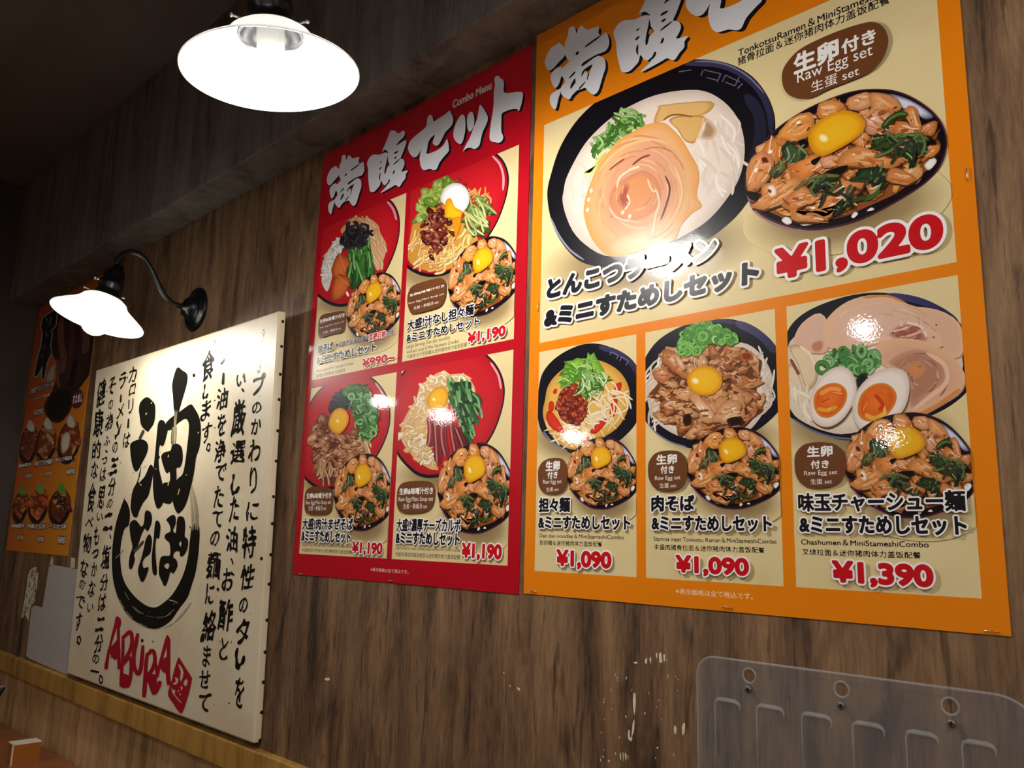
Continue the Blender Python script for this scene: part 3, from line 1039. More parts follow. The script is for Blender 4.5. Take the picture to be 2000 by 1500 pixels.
pile(a, [(285, 760), (400, 720), (435, 800), (475, 870), (455, 965), (390, 1010), (290, 975), (255, 880)], 110, 19, ('8a2a14', 'a23a1a', '6a1c10', 'b04a24'), 21, .8, '3a0c06', .15)
for q, c, e in (([(275, 745), (300, 610), (320, 545), (365, 540), (400, 520), (470, 530), (480, 478), (500, 500), (525, 480), (540, 515), (600, 610), (590, 640), (500, 640), (440, 700), (350, 690), (300, 735)], '8ac23e', '5a8a24'),
                ([(420, 625), (480, 600), (560, 625), (650, 660), (600, 690), (570, 750), (510, 790), (470, 820), (430, 800), (480, 730), (430, 690)], '98c46c', '4a7a26')):
    a.blob(q, c, e, .6, smooth=False)
curls(a, [(290, 720), (330, 570), (470, 520), (560, 600), (520, 680), (420, 700)], 34, 110, 9, ('6aa02c', 'a8d060', '4a8420'), 25, bend=.9)
curls(a, [(420, 700), (520, 640), (620, 670), (560, 760), (480, 820), (430, 790)], 36, 110, 9, ('c8e0a0', '7ab050', '3a6a20'), 26, bend=.9)
a.build('ramen_bowl_picture', OP[1], M_print, None, pan[1])
L1 = (1020, 640, .360231)
rice_bowl(OP[1], a.lift, L1, ((243, 800), (632, 760), (425, 614), (470, 978)), pan[1])
badge(OP[1], L1, [(92, 820), (95, 760), (130, 718), (190, 706), (230, 718), (248, 760), (248, 840), (225, 885), (180, 902), (120, 892), (97, 860)],
      [('生卵', (132, 780), (210, 720), 0, dict(dil=.035)), ('付き', (142, 820), (198, 778), 0, dict(dil=.03)), ('Raw Egg set', (119, 847), (219, 822), 0, B_), ('生蛋 set', (136, 889), (203, 865), 0)])
lettering(OP[1], 'headline', L1, [('担々麺', (94, 1002), (266, 918), K, HEAD), ('&ミニすためしセット', (92, 1092), (592, 1020), K, HEAD)])
lettering(OP[1], 'caption', L1, [('Dan dan noodles＆MiniStameshiCombo', (92, 1138), (550, 1148), K, dict(base=True, dil=.01, h=23)), ('担担麺＆迷你猪肉体力盖饭配餐', (92, 1180), (432, 1188), K, dict(dil=.01, h=28))])
lettering(OP[1], 'price_text', L1, [('¥1,090', (190, 1304), (490, 1212), RED, dict(dil=.062, halo=.075))])

# pork ramen
a = Art(wall_fn, LB).z(*D)
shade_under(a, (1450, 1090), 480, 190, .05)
outer = [(1400, 240), (1550, 240), (1700, 300), (1830, 400), (1915, 540), (1950, 690), (1925, 830), (1860, 930), (1750, 1030), (1600, 1115), (1440, 1170), (1300, 1190), (1180, 1172), (1080, 1135), (980, 1075), (905, 990), (865, 880), (850, 750), (868, 610), (910, 500), (990, 395), (1110, 315), (1250, 260)]
a.fill(outer, '12101c')
a.line([(1560, 262), (1690, 320), (1790, 400), (1850, 480)], 60, '4a466c', col2='2c2a44')
a.line([(1300, 252), (1420, 248), (1560, 262)], 26, '34304c')
a.line([(915, 1000), (990, 1080), (1090, 1140), (1200, 1172)], 12, '7c7a96')
a.blob([(910, 750), (930, 650), (1000, 550), (1100, 460), (1300, 400), (1500, 400), (1650, 420), (1750, 500), (1820, 620), (1835, 730), (1795, 860), (1740, 960), (1650, 1060), (1500, 1125), (1350, 1125), (1180, 1105), (1050, 1045), (955, 960), (920, 860)], 'e6d6c6', 'd2bfae', .85)
curls(a, [(920, 700), (1000, 580), (1040, 560), (960, 760), (940, 880), (1040, 1030), (980, 980)], 24, 200, 10, ('e8dccc', 'd8c4b0', 'c8b29c'), 31, ang=1.9, dk=.2)
curls(a, [(1740, 520), (1810, 640), (1825, 760), (1780, 880), (1740, 820), (1750, 680)], 20, 200, 10, ('e8dccc', 'd8c4b0', 'c8b29c'), 32, ang=1.6, dk=.2)
reg = [(1050, 490), (1180, 485), (1290, 475), (1400, 415), (1500, 455), (1620, 445), (1710, 520), (1755, 560), (1715, 760), (1765, 900), (1700, 955), (1620, 1035), (1500, 1065), (1350, 1105), (1225, 1095), (1180, 1030), (1005, 985), (1015, 850), (925, 800), (985, 720), (1025, 640), (1045, 560)]
a.fill(reg, '6a3c20')
pile(a, reg, 120, 70, ('c88c58', 'b87040', 'd49a68', 'a8622e', 'cc9464', '9a5a30'), 33, .55, '5a2e16', .35)
pile(a, [(1250, 820), (1500, 780), (1600, 860), (1500, 980), (1300, 960)], 8, 110, ('d09460', 'c88450', 'd8a070'), 34, .5, '7a4420', .5)
flakes(a, reg, 160, 22, ('d0925c', 'dcaa7c', '8a5028', '6e3a1a', 'c07c44', 'a86432'), 36)
a.blob([(1180, 950), (1230, 930), (1240, 1000), (1190, 1020)], '2a1408', '4a2812')
a.blob([(1500, 970), (1600, 950), (1620, 1000), (1530, 1020)], '1e0e06', '4a2812')
a.blob([(1600, 490), (1670, 480), (1690, 530), (1620, 540)], '8a2c14', 'b87444')
reg = [(1130, 440), (1170, 360), (1220, 300), (1300, 290), (1380, 265), (1450, 300), (1520, 350), (1570, 395), (1530, 430), (1450, 410), (1380, 420), (1280, 470), (1200, 490), (1140, 470)]
a.fill(reg, '4a8a30')
rings(a, reg, 90, 30, ('7cbc58', '5ca040', '9cd078', '4a9034'), 35)
yolk(a, ellip((1338, 690), 130, 110, .05), (1270, 690), 1.2)
a.build('ramen_bowl_picture', OP[2], M_print, None, pan[2])
L2 = (1240, 590, .4)
rice_bowl(OP[2], a.lift, L2, ((257, 850), (728, 800), (495, 630), (530, 1004)), pan[2])
badge(OP[2], L2, [(70, 830), (75, 780), (110, 737), (180, 725), (235, 738), (260, 790), (258, 860), (230, 905), (170, 922), (105, 910), (77, 870)],
      [('生卵', (111, 797), (211, 740), 0, dict(dil=.035)), ('付き', (131, 840), (197, 797), 0, dict(dil=.03)), ('Raw Egg set', (104, 870), (228, 846), 0, B_), ('生蛋 set', (127, 909), (207, 883), 0)])
lettering(OP[2], 'headline', L2, [('肉そば', (86, 1024), (297, 940), K, HEAD), ('&ミニすためしセット', (87, 1116), (674, 1043), K, HEAD)])
lettering(OP[2], 'caption', L2, [('Stamina meat Tonkotsu Ramen＆MiniStameshiCombo', (90, 1167), (690, 1180), K, dict(base=True, dil=.01, h=23)), ('丰盛肉猪骨拉面＆迷你猪肉体力盖饭配餐', (92, 1212), (633, 1224), K, dict(dil=.01, h=28))])
lettering(OP[2], 'price_text', L2, [('¥1,090', (205, 1331), (562, 1247), RED, dict(dil=.062, halo=.075))])

# roast pork ramen
Cc = (1500, 380, .38670)
a = Art(wall_fn, LB).z(*Cc)
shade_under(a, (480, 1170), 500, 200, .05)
a.fill([(92, 700), (150, 622), (250, 562), (400, 512), (550, 494), (700, 514), (850, 570), (965, 645), (1050, 760), (1062, 900), (1000, 1000), (890, 1085), (740, 1150), (590, 1210), (420, 1242), (300, 1222), (180, 1172), (105, 1115), (55, 1010), (45, 840)], '12101a')
a.line([(600, 505), (760, 535), (880, 590), (960, 650)], 34, '3c3a70', col2='22203a')
a.line([(120, 1130), (220, 1190), (330, 1225), (450, 1235)], 10, '6a6880')
a.blob([(95, 800), (130, 720), (300, 640), (600, 600), (900, 700), (985, 860), (900, 1030), (700, 1130), (420, 1205), (300, 1198), (180, 1150), (115, 1090), (70, 960)], 'e8d8c2', 'd8c4ac', .8)
def chashu(pts, c, e, mid=None):
    a.blob([(p[0] + 5, p[1] + 8) for p in pts], 'a87858', 'b8886a', .8)
    a.blob(pts, c, e, .72, cmid=mid or c)
chashu([(128, 735), (170, 650), (260, 598), (310, 670), (300, 785), (225, 800), (150, 780)], 'dcb29c', 'e0b898')
a.blob([(215, 760), (250, 735), (280, 745), (270, 790), (230, 795)], 'c07c60', 'd8a488')
chashu([(278, 670), (320, 600), (400, 540), (510, 508), (630, 515), (710, 555), (830, 620), (890, 700), (905, 770), (760, 755), (620, 735), (500, 765), (380, 785), (300, 765)], 'dfb59c', 'e6b890')
a.line([(480, 520), (600, 512), (690, 545)], 12, 'd08448')
chashu([(700, 575), (850, 580), (965, 650), (985, 785), (945, 825), (880, 790), (850, 690)], 'dcb090', 'e4ba94')
a.blob([(610, 710), (650, 665), (720, 645), (790, 690), (800, 740), (700, 745)], 'a05c48', 'd09a80', .6)
a.line([(690, 645), (770, 665), (800, 720)], 14, 'f0d4c0')
grain(a, (600, 640), (250, 105), 40, ('e8c4ac', 'd4a48a', 'ecccb6', 'dab096'), 6, 17)
grain(a, (710, 700), (80, 40), 14, ('b87460', '94503e', 'd09a84'), 5, 18)
chashu([(535, 775), (620, 728), (780, 738), (920, 810), (990, 900), (978, 985), (880, 1055), (740, 1125), (690, 1095), (712, 960), (610, 880), (555, 840)], 'd8a688', 'e2b48a')
a.blob([(610, 840), (740, 780), (870, 830), (895, 930), (810, 1010), (720, 1075), (725, 930), (660, 880)], 'b07a60', 'c8947a', .7)
a.blob([(700, 860), (760, 840), (800, 880), (750, 930), (705, 920)], 'd08850', 'bc8462', .5)
grain(a, (770, 920), (150, 150), 44, ('c08a70', '9a6450', 'd8aa90', 'b47e64'), 6, 19)
a.line([(800, 800), (890, 860), (900, 950), (820, 1020), (730, 1090)], 22, 'e8c0a2')
a.line([(740, 1122), (860, 1060), (970, 980)], 18, 'd8884a')
for q in ((850, 658), (836, 720), (630, 700), (880, 770)):
    a.blob(ellip(q, 5, 4, 0, 6), '3a1c14', '8a5a44')
for k, q in enumerate(([(105, 770), (160, 760), (215, 800), (250, 885), (235, 960), (190, 980), (150, 860)], [(100, 860), (140, 880), (170, 960), (190, 1010), (110, 1010)])):
    a.blob(q, 'e2caa4', 'b8946a', .75)
a.line([(160, 765), (215, 810), (245, 890)], 14, 'efdcc0')
a.line([(112, 830), (140, 880), (155, 910)], 16, '8a4a34')
curls(a, [(110, 960), (200, 980), (240, 1060), (220, 1140), (140, 1100)], 12, 150, 14, ('f0e2cc', 'e4cfb4'), 41, ang=1.0, dk=.2)
reg = [(262, 882), (310, 822), (380, 790), (450, 778), (505, 778), (545, 820), (572, 860), (520, 880), (480, 915), (440, 885), (350, 872)]
a.fill([(280, 875), (320, 830), (390, 800), (490, 790), (540, 830), (560, 860), (480, 930), (440, 920), (360, 870)], '24481e')
curls(a, reg, 34, 75, 14, ('3f7a34', '5c9a48', '2c5c26', '8ab878'), 42, bend=1)
rings(a, reg, 14, 26, ('7cb46a', '4a8a3c'), 43)
a.blob([(445, 935), (480, 900), (510, 940), (470, 1000)], '101a0c', '22381a')
def egg(white, yk, fl):
    a.blob([(p[0] + 4, p[1] + 10) for p in white], '3a2a20', '6a5240', .85)
    a.blob(white, 'f4e8de', 'd8c2b2', .8, cmid='f0e2d8')
    a.blob(yk, 'e87a20', 'd08a30', .8, cmid='dc5a14')
    for q, w, c in fl:
        a.line(q, w, c)
egg([(208, 1095), (222, 1000), (270, 918), (340, 872), (400, 878), (440, 930), (447, 1005), (420, 1075), (370, 1142), (300, 1175), (238, 1152)],
    [(230, 1060), (240, 1000), (290, 960), (350, 952), (395, 985), (397, 1040), (365, 1092), (310, 1128), (255, 1115)],
    [([(260, 1010), (320, 980), (370, 990)], 22, 'f09a48'), ([(250, 1080), (300, 1090), (350, 1070)], 20, 'e0a030'), ([(270, 1050), (310, 1030)], 16, 'c03c08'), ([(330, 1000), (375, 1005)], 7, 'ffe4c0'), ([(300, 1090), (320, 1075)], 12, 'fbd060')])
egg([(426, 1095), (440, 1010), (500, 930), (590, 878), (685, 888), (715, 950), (707, 1035), (672, 1105), (600, 1155), (500, 1200), (448, 1165)],
    [(452, 1082), (470, 1010), (530, 960), (600, 955), (647, 1000), (642, 1060), (592, 1122), (520, 1148), (468, 1130)],
    [([(490, 1110), (540, 1130), (600, 1100)], 24, 'e8a838'), ([(580, 1060), (590, 1100), (560, 1140)], 16, 'f0b850'), ([(500, 1020), (560, 985), (610, 1000)], 26, 'e06c1c'), ([(540, 1010), (580, 1060), (560, 1090)], 20, 'cc3c0a'), ([(480, 1090), (500, 1050)], 12, 'f0a040')])
a.build('ramen_bowl_picture', OP[3], M_print, None, pan[3])
L3 = (1530, 550, .473251)
rice_bowl(OP[3], a.lift, L3, ((254, 770), (800, 735), (505, 563), (525, 968)), pan[3])
badge(OP[3], L3, [(50, 760), (55, 710), (90, 673), (150, 663), (215, 672), (255, 710), (262, 770), (245, 820), (200, 845), (140, 852), (85, 840), (58, 805)],
      [('生卵', (102, 727), (206, 675), 0, dict(dil=.035)), ('付き', (117, 774), (191, 735), 0, dict(dil=.03)), ('Raw Egg set', (90, 800), (226, 777), 0, B_), ('生蛋 set', (116, 838), (204, 812), 0)])
lettering(OP[3], 'headline', L3, [('味玉チャーシュー麺', (66, 951), (752, 860), K, dict(dil=.036, halo=.08)), ('&ミニすためしセット', (70, 1039), (757, 966), K, HEAD)])
lettering(OP[3], 'caption', L3, [('Chashumen＆MiniStameshiCombo', (72, 1085), (600, 1098), K, dict(base=True, dil=.02, h=24)), ('叉烧拉面＆迷你猪肉体力盖饭配餐', (77, 1130), (568, 1143), K, dict(dil=.012, h=27))])
lettering(OP[3], 'price_text', L3, [('¥1,390', (207, 1253), (620, 1165), RED, dict(dil=.062, halo=.075))])
lettering(orange, 'tax_note', L2, [('※表示価格は全て税込です。', (198, 1428), (576, 1450), 'f6e2c0', dict(h=29))])

# ------------------------------------------------------------------ the brushed title shared by both set posters
T3 = (1050, 30, .133333)
T1 = (630, 240, .126662)
T2 = (780, 140, .14)
MAN = ([[(440, 300), (450, 200), (480, 165), (520, 158), (550, 190), (562, 262), (590, 200), (640, 150), (690, 190), (740, 205), (880, 160), (895, 200), (885, 245), (920, 290), (980, 255), (1010, 255), (1040, 340), (1042, 430), (1000, 510), (930, 545),
          (850, 580), (880, 588), (950, 610), (985, 660), (992, 760), (960, 860), (930, 960), (890, 1090), (840, 1150), (790, 1150), (720, 1090), (690, 1060), (600, 1090), (570, 1100), (500, 1170), (470, 1222), (430, 1222), (350, 1160), (340, 1110),
          (345, 1040), (380, 1000), (395, 960), (350, 885), (330, 940), (300, 1020), (250, 1060), (210, 1000), (185, 900), (220, 820), (290, 760), (340, 750), (355, 770), (450, 680), (440, 640), (400, 580), (392, 500), (400, 400)],
         [(103, 690), (130, 580), (200, 470), (260, 430), (310, 400), (350, 430), (392, 470), (400, 560), (370, 620), (300, 690), (240, 760), (180, 803), (130, 780)],
         [(173, 1230), (200, 1150), (260, 1110), (340, 1068), (330, 1130), (300, 1220), (270, 1350), (240, 1372), (195, 1320)]],
        [[(690, 470), (710, 430), (880, 310), (925, 285), (890, 330), (780, 412)], [(553, 572), (560, 540), (590, 523), (600, 545), (580, 577)], [(640, 735), (660, 690), (850, 575), (935, 550), (900, 580), (820, 622), (700, 712), (650, 745)],
         [(640, 900), (645, 840), (690, 780), (803, 713), (770, 790), (730, 940), (720, 920), (730, 850), (700, 810), (660, 862)], [(448, 932), (480, 880), (540, 818), (550, 840), (500, 892)], [(473, 1062), (490, 1000), (545, 918), (552, 980), (530, 1012), (488, 1072)],
         [(598, 1085), (610, 1050), (692, 968), (690, 990), (630, 1062)]])
FUKU = ([[(685, 650), (690, 590), (740, 510), (800, 485), (870, 490), (960, 455), (1000, 460), (985, 430), (918, 437), (960, 330), (1000, 230), (1040, 128), (1090, 115), (1130, 130), (1155, 160), (1190, 150), (1235, 118), (1266, 140), (1260, 190), (1220, 250),
           (1160, 330), (1270, 265), (1287, 300), (1270, 360), (1230, 470), (1200, 545), (1240, 560), (1262, 620), (1240, 690), (1215, 750), (1312, 733), (1280, 790), (1275, 850), (1230, 910), (1190, 975), (1160, 980), (1120, 955), (1060, 990), (888, 1082),
           (970, 990), (1000, 930), (970, 960), (930, 945), (900, 890), (880, 960), (850, 1000), (790, 1060), (730, 1055), (715, 980), (700, 850), (700, 720)]],
        [[(1128, 352), (1180, 280), (1240, 230), (1262, 250), (1190, 312)], [(1098, 482), (1110, 450), (1163, 428), (1150, 457)], [(1098, 552), (1110, 525), (1142, 513), (1125, 547)], [(1078, 652), (1120, 600), (1203, 543), (1150, 602)], [(878, 622), (890, 600), (912, 588), (900, 612)],
         [(863, 722), (880, 690), (907, 678), (890, 712)], [(880, 892), (865, 850), (870, 800), (890, 768), (885, 832)], [(950, 782), (960, 690), (990, 560), (1000, 498), (1010, 590), (1032, 640), (990, 692), (970, 772)], [(1078, 787), (1090, 740), (1112, 723), (1100, 777)],
         [(955, 962), (1000, 920), (1020, 870), (1037, 885), (1010, 942)], [(928, 432), (970, 413), (1012, 462), (980, 452)]])
SET = [[(118, 1070), (140, 980), (200, 910), (300, 830), (370, 760), (390, 640), (430, 600), (460, 630), (480, 690), (560, 640), (640, 590), (690, 543), (715, 570), (747, 650), (740, 720), (700, 780), (640, 840), (600, 920), (550, 1010), (510, 1032), (470, 1010),
        (465, 970), (490, 880), (430, 930), (400, 990), (385, 1080), (378, 1142), (470, 1120), (560, 1070), (620, 1010), (660, 938), (680, 1000), (687, 1100), (640, 1160), (560, 1260), (520, 1350), (480, 1372), (420, 1355), (340, 1372), (300, 1330), (280, 1230), (285, 1150), (300, 1088), (250, 1170), (200, 1192), (150, 1150)],
       [(750, 890), (760, 790), (800, 690), (850, 610), (890, 600), (915, 660), (917, 800), (890, 940), (860, 1002), (820, 1000), (770, 950)], [(940, 680), (950, 610), (990, 558), (1025, 580), (1042, 660), (1035, 750), (1000, 820), (970, 832), (945, 770)],
       [(1118, 468), (1142, 475), (1200, 560), (1232, 640), (1215, 720), (1160, 840), (1130, 960), (1110, 1030), (1050, 1077), (990, 1060), (930, 1070), (883, 1112), (930, 1010), (980, 920), (1030, 780), (1080, 660), (1100, 550)],
       [(1323, 90), (1370, 53), (1410, 90), (1440, 110), (1457, 160), (1457, 285), (1560, 290), (1640, 280), (1717, 293), (1710, 400), (1690, 480), (1662, 550), (1640, 520), (1560, 523), (1470, 555), (1425, 590), (1420, 680), (1420, 830), (1445, 900), (1430, 960), (1380, 992), (1330, 980), (1263, 955), (1258, 850), (1280, 680), (1310, 480), (1315, 300), (1330, 180)]]
# the two posters carry the same title at two sizes: fit one to the other on its first character
o_l, o_r, o_t, o_b = wxz(T3, (103, 690)), wxz(T3, (1042, 430)), wxz(T3, (515, 158)), wxz(T3, (240, 1372))
r_l, r_r, r_t, r_b = wxz(T1, (65, 830)), wxz(T1, (640, 700)), wxz(T1, (345, 485)), wxz(T1, (120, 1402))
kx, kz = (r_r[0] - r_l[0]) / (o_r[0] - o_l[0]), (r_t[1] - r_b[1]) / (o_t[1] - o_b[1])
def to_red(u, v, lift):
    p = wall_fn(u, v, lift)
    return Vector((r_l[0] + (p.x - o_l[0]) * kx, -lift, r_b[1] + (p.z - o_b[1]) * kz))
def to_orange(u, v, lift):
    p = wall_fn(u, v, lift)
    return Vector((o_l[0] + (p.x - r_l[0]) / kx, -lift, o_b[1] + (p.z - r_b[1]) / kz))
def title(parent, f_man, f_rest, ground):
    a = Art(f_man, LG)
    def lay(fn, zx, shapes, slits, hole, so):
        a.fn = fn
        a.z(*zx)
        for t in (1.0, .5):
            for p in shapes:
                a.fill([(q[0] + so[0] * t, q[1] + so[1] * t) for q in p], K, k=2)
        for p in shapes:
            a.fill(p, 'e6e6ea', k=3)
        for p in slits:
            a.fill(p, K, k=2)
        for p in hole:
            a.fill(p, ground, k=2)
    lay(f_man, T3, *MAN, [[(722, 832), (762, 795), (750, 850), (732, 852)]], (38, 30))
    lay(f_rest, T1, *FUKU, [[(985, 650), (1005, 610), (1025, 640), (995, 680)]], (24, 20))
    lay(f_rest, T2, SET, [], [], (30, 20))
    return a.build('brushed_title', parent, M_print)
title(orange, wall_fn, to_orange, 'e8820e')

# ------------------------------------------------------------------ RED POSTER
RD = (U(-1.6407), U(-.9545), Z_(-.0863), Z_(.8949))
rp = [(U(-1.619), U(-1.3072), Z_(.3426), Z_(.7055)), (U(-1.2915), U(-.9814), Z_(.3426), Z_(.7055)),
      (U(-1.619), U(-1.3072), Z_(-.042), Z_(.3236)), (U(-1.2915), U(-.9814), Z_(-.042), Z_(.3236))]
red, RP = poster(*RD, 'b00e1e', rp)
tag(red, 'glossy red menu poster showing four red noodle bowls', 'poster')
title(red, to_red, wall_fn, 'b00e1e')
lettering(red, 'subtitle', T2, [('Combo Menu', (735, 512), (1284, 240), 'd8d0cc', dict(dil=.05, base=True, h=110))])

def red_bowl(a, pts, hl):
    a.fill(pts, '18101c')
    n = len(pts)
    cx = sum(p[0] for p in pts) / n
    cy = sum(p[1] for p in pts) / n
    a.blob([(cx + (p[0] - cx) * .972, cy + (p[1] - cy) * .96 - abs(p[1] - cy) * .012) for p in pts], 'c41c26', 'a8121e', .8, cmid='c01a24')
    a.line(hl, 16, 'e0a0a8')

def sub(zx, pts):
    return pts
# upper right: soupless dan dan noodles
R2 = (780, 290, .273224)
a = Art(wall_fn, LB).z(*R2)
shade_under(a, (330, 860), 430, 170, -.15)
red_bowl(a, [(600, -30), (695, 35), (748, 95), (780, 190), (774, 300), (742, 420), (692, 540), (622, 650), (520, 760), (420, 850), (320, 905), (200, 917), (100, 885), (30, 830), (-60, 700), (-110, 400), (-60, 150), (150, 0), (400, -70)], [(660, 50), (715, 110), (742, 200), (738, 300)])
a.fill([(66, 700), (100, 520), (170, 430), (300, 400), (420, 480), (500, 590), (560, 650), (470, 760), (380, 850), (230, 878), (110, 842), (62, 790)], 'c08a38')
curls(a, [(75, 700), (110, 530), (200, 480), (420, 600), (530, 660), (460, 750), (370, 840), (230, 865), (110, 830)], 80, 130, 14, ('e6b860', 'dca048', 'ecc878', 'cc8c3c'), 51, ang=2.2, bend=1)
curls(a, [(500, 290), (600, 320), (650, 390), (670, 460), (600, 420), (520, 350)], 24, 90, 9, ('e09a48', 'd08430'), 52)
pile(a, [(390, 220), (450, 230), (500, 280), (470, 300), (400, 260)], 10, 24, ('8a2020', 'a03030'), 53)
pile(a, [(110, 510), (150, 390), (200, 290), (280, 240), (320, 220), (360, 250), (310, 330), (290, 400), (200, 440), (150, 510)], 34, 42, ('8aa83e', 'a4bc58', '6a8c2c', '9cb450'), 54, .7, '3a5214', .3)
pile(a, [(440, 520), (480, 440), (540, 390), (580, 350), (640, 330), (650, 430), (650, 540), (620, 600), (560, 650), (520, 610), (480, 560)], 30, 42, ('4a6a20', '6a8434', '3a541a'), 55, .5, '1c2c0c', .2)
curls(a, [(470, 520), (580, 380), (640, 400), (620, 580), (540, 620)], 16, 180, 12, ('b8c070', '8a9c48'), 56, ang=.9, bend=.3)
pile(a, [(165, 560), (200, 470), (260, 410), (320, 410), (350, 480), (390, 560), (390, 640), (330, 660), (290, 740), (230, 780), (185, 720), (165, 640)], 70, 26, ('6a2418', '83352a', '4c160e', '97503c'), 57, .75, '240806', .25)
a.blob([(300, 380), (305, 320), (340, 270), (400, 246), (462, 265), (498, 320), (496, 400), (450, 455), (380, 440)], 'f4f0ee', 'cfc0c0', .7)
a.blob([(333, 380), (370, 358), (400, 420), (452, 450), (440, 505), (428, 570), (400, 650), (385, 500), (330, 490)], 'f0b018', 'd88410', .6)
a.blob([(385, 500), (440, 490), (435, 560), (405, 640), (390, 560)], 'ec8a14', 'd0741c')
a.build('noodle_bowl_picture', RP[1], M_print, None, rp[1])
rice_bowl(RP[1], a.lift, R2, ((352, 985), (868, 800), (700, 638), (610, 1182)), rp[1])
badge(RP[1], R2, [(65, 1100), (70, 1040), (100, 987), (180, 955), (290, 928), (330, 945), (342, 990), (335, 1070), (300, 1130), (220, 1160), (110, 1184), (80, 1160)],
      [('生卵&味噌汁付き', (80, 1064), (330, 972), 0, dict(dil=.03)), ('Raw Egg,Miso Soup set', (75, 1116), (328, 1032), 0, B_), ('生蛋・黄酱汤 set', (110, 1157), (290, 1085), 0)])
lettering(RP[1], 'headline', R2, [('大盛!汁なし担々麺', (63, 1307), (543, 1108), K, dict(dil=.036, halo=.08)), ('&ミニすためしセット', (58, 1388), (582, 1203), K, HEAD)])
lettering(RP[1], 'caption', R2, [('Large Serving Dan dan noodles', (50, 1430), (360, 1362), K, dict(base=True, h=26)), ('without soup＆Mini Stameshi Combo', (50, 1466), (422, 1388), K, dict(base=True, h=26)), ('大盛装!无汁担担麺＆迷你猪肉体力盖饭配餐', (50, 1503), (482, 1418), K, dict(h=29))])
lettering(RP[1], 'price_text', R2, [('¥1,190', (495, 1410), (770, 1258), RED, dict(dil=.062, halo=.075))])

# upper left: oil noodles
R1 = (600, 370, .26)
a = Art(wall_fn, LB).z(*R1)
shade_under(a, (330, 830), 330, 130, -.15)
red_bowl(a, [(560, 30), (625, 78), (665, 130), (692, 210), (692, 330), (664, 450), (610, 580), (540, 690), (440, 800), (340, 860), (250, 882), (170, 866), (90, 815), (10, 730), (-60, 560), (-40, 300), (100, 110), (300, 20), (450, 0)], [(600, 90), (645, 150), (668, 230)])
a.fill([(250, 320), (300, 250), (350, 208), (400, 222), (460, 213), (530, 268), (545, 320), (562, 350), (595, 430), (565, 545), (525, 610), (470, 500), (380, 400)], 'd0a070')
curls(a, [(260, 320), (350, 220), (460, 225), (530, 280), (580, 430), (545, 560), (500, 560), (470, 400)], 40, 110, 14, ('e0b488', 'd4a474', 'c89462'), 61, ang=1.2)
a.fill([(108, 650), (118, 540), (180, 420), (240, 360), (285, 395), (250, 480), (195, 560), (185, 660), (150, 765), (112, 710)], 'd4d0c4')
curls(a, [(112, 650), (125, 540), (185, 430), (240, 370), (275, 400), (240, 480), (185, 570), (175, 660), (145, 740)], 60, 60, 10, ('e6e4da', 'c4c2b4', 'f2f0e8'), 62)
reg = [(310, 450), (400, 405), (465, 385), (485, 520), (505, 620), (455, 695), (365, 745), (325, 740), (305, 640)]
a.fill(reg, '1c4418')
curls(a, reg, 60, 170, 12, ('2e6e24', '3c8430', '1e4c18', '5c9c48'), 63, ang=1.5, bend=.3)
curls(a, [(258, 380), (300, 280), (380, 250), (440, 260), (472, 350), (420, 410), (340, 430), (290, 440)], 80, 70, 13, ('16161c', '24242c', '0c0c10', '34343c'), 64, bend=1.1)
for q in ([(188, 580), (240, 478), (325, 540), (290, 620), (312, 690), (240, 722), (188, 640)], [(185, 745), (222, 640), (312, 660), (318, 722), (262, 815), (190, 835)]):
    a.blob(q, 'd0703a', '8a3a18', .65, cmid='c4622e')
    a.line([q[1], q[3]], 10, 'e09a68')
a.blob(ellip((303, 785), 10, 24, -.4, 8), 'fff0c8', 'b09050')
a.build('noodle_bowl_picture', RP[0], M_print, None, rp[0])
rice_bowl(RP[0], a.lift, R1, ((298, 940), (722, 790), (575, 638), (490, 1122)), rp[0])
badge(RP[0], R1, [(90, 1060), (95, 990), (120, 945), (200, 925), (280, 915), (298, 950), (292, 1030), (270, 1075), (180, 1095), (110, 1117), (92, 1095)],
      [('生卵&味噌汁付き', (100, 1012), (290, 925), 0, dict(dil=.03)), ('Raw Egg,Miso Soup set', (100, 1048), (286, 985), 0, B_), ('生蛋・黄酱汤 set', (125, 1088), (262, 1033), 0)])
lettering(RP[0], 'headline', R1, [('油そば', (82, 1238), (204, 1142), K, HEAD), ('&ミニすためしセット', (75, 1320), (527, 1148), K, HEAD)])
lettering(RP[0], 'choice_note', R1, [('※お好きな油そばに', (222, 1188), (468, 1092), K, dict(dil=.03, halo=.05)), ('変更可能', (468, 1143), (601, 1057), RED, dict(dil=.03, halo=.08)), ('です。', (602, 1108), (672, 1050), K, dict(dil=.03, halo=.05))])
lettering(RP[0], 'caption', R1, [('Abura soba＆Mini Stameshi Combo', (65, 1376), (346, 1312), K, dict(base=True, h=22)), ('油拌面＆迷你猪肉体力盖饭配餐', (63, 1416), (283, 1368), K, dict(h=26))])
lettering(RP[0], 'price_text', R1, [('¥990~', (420, 1341), (667, 1222), RED, dict(dil=.062, halo=.075))])

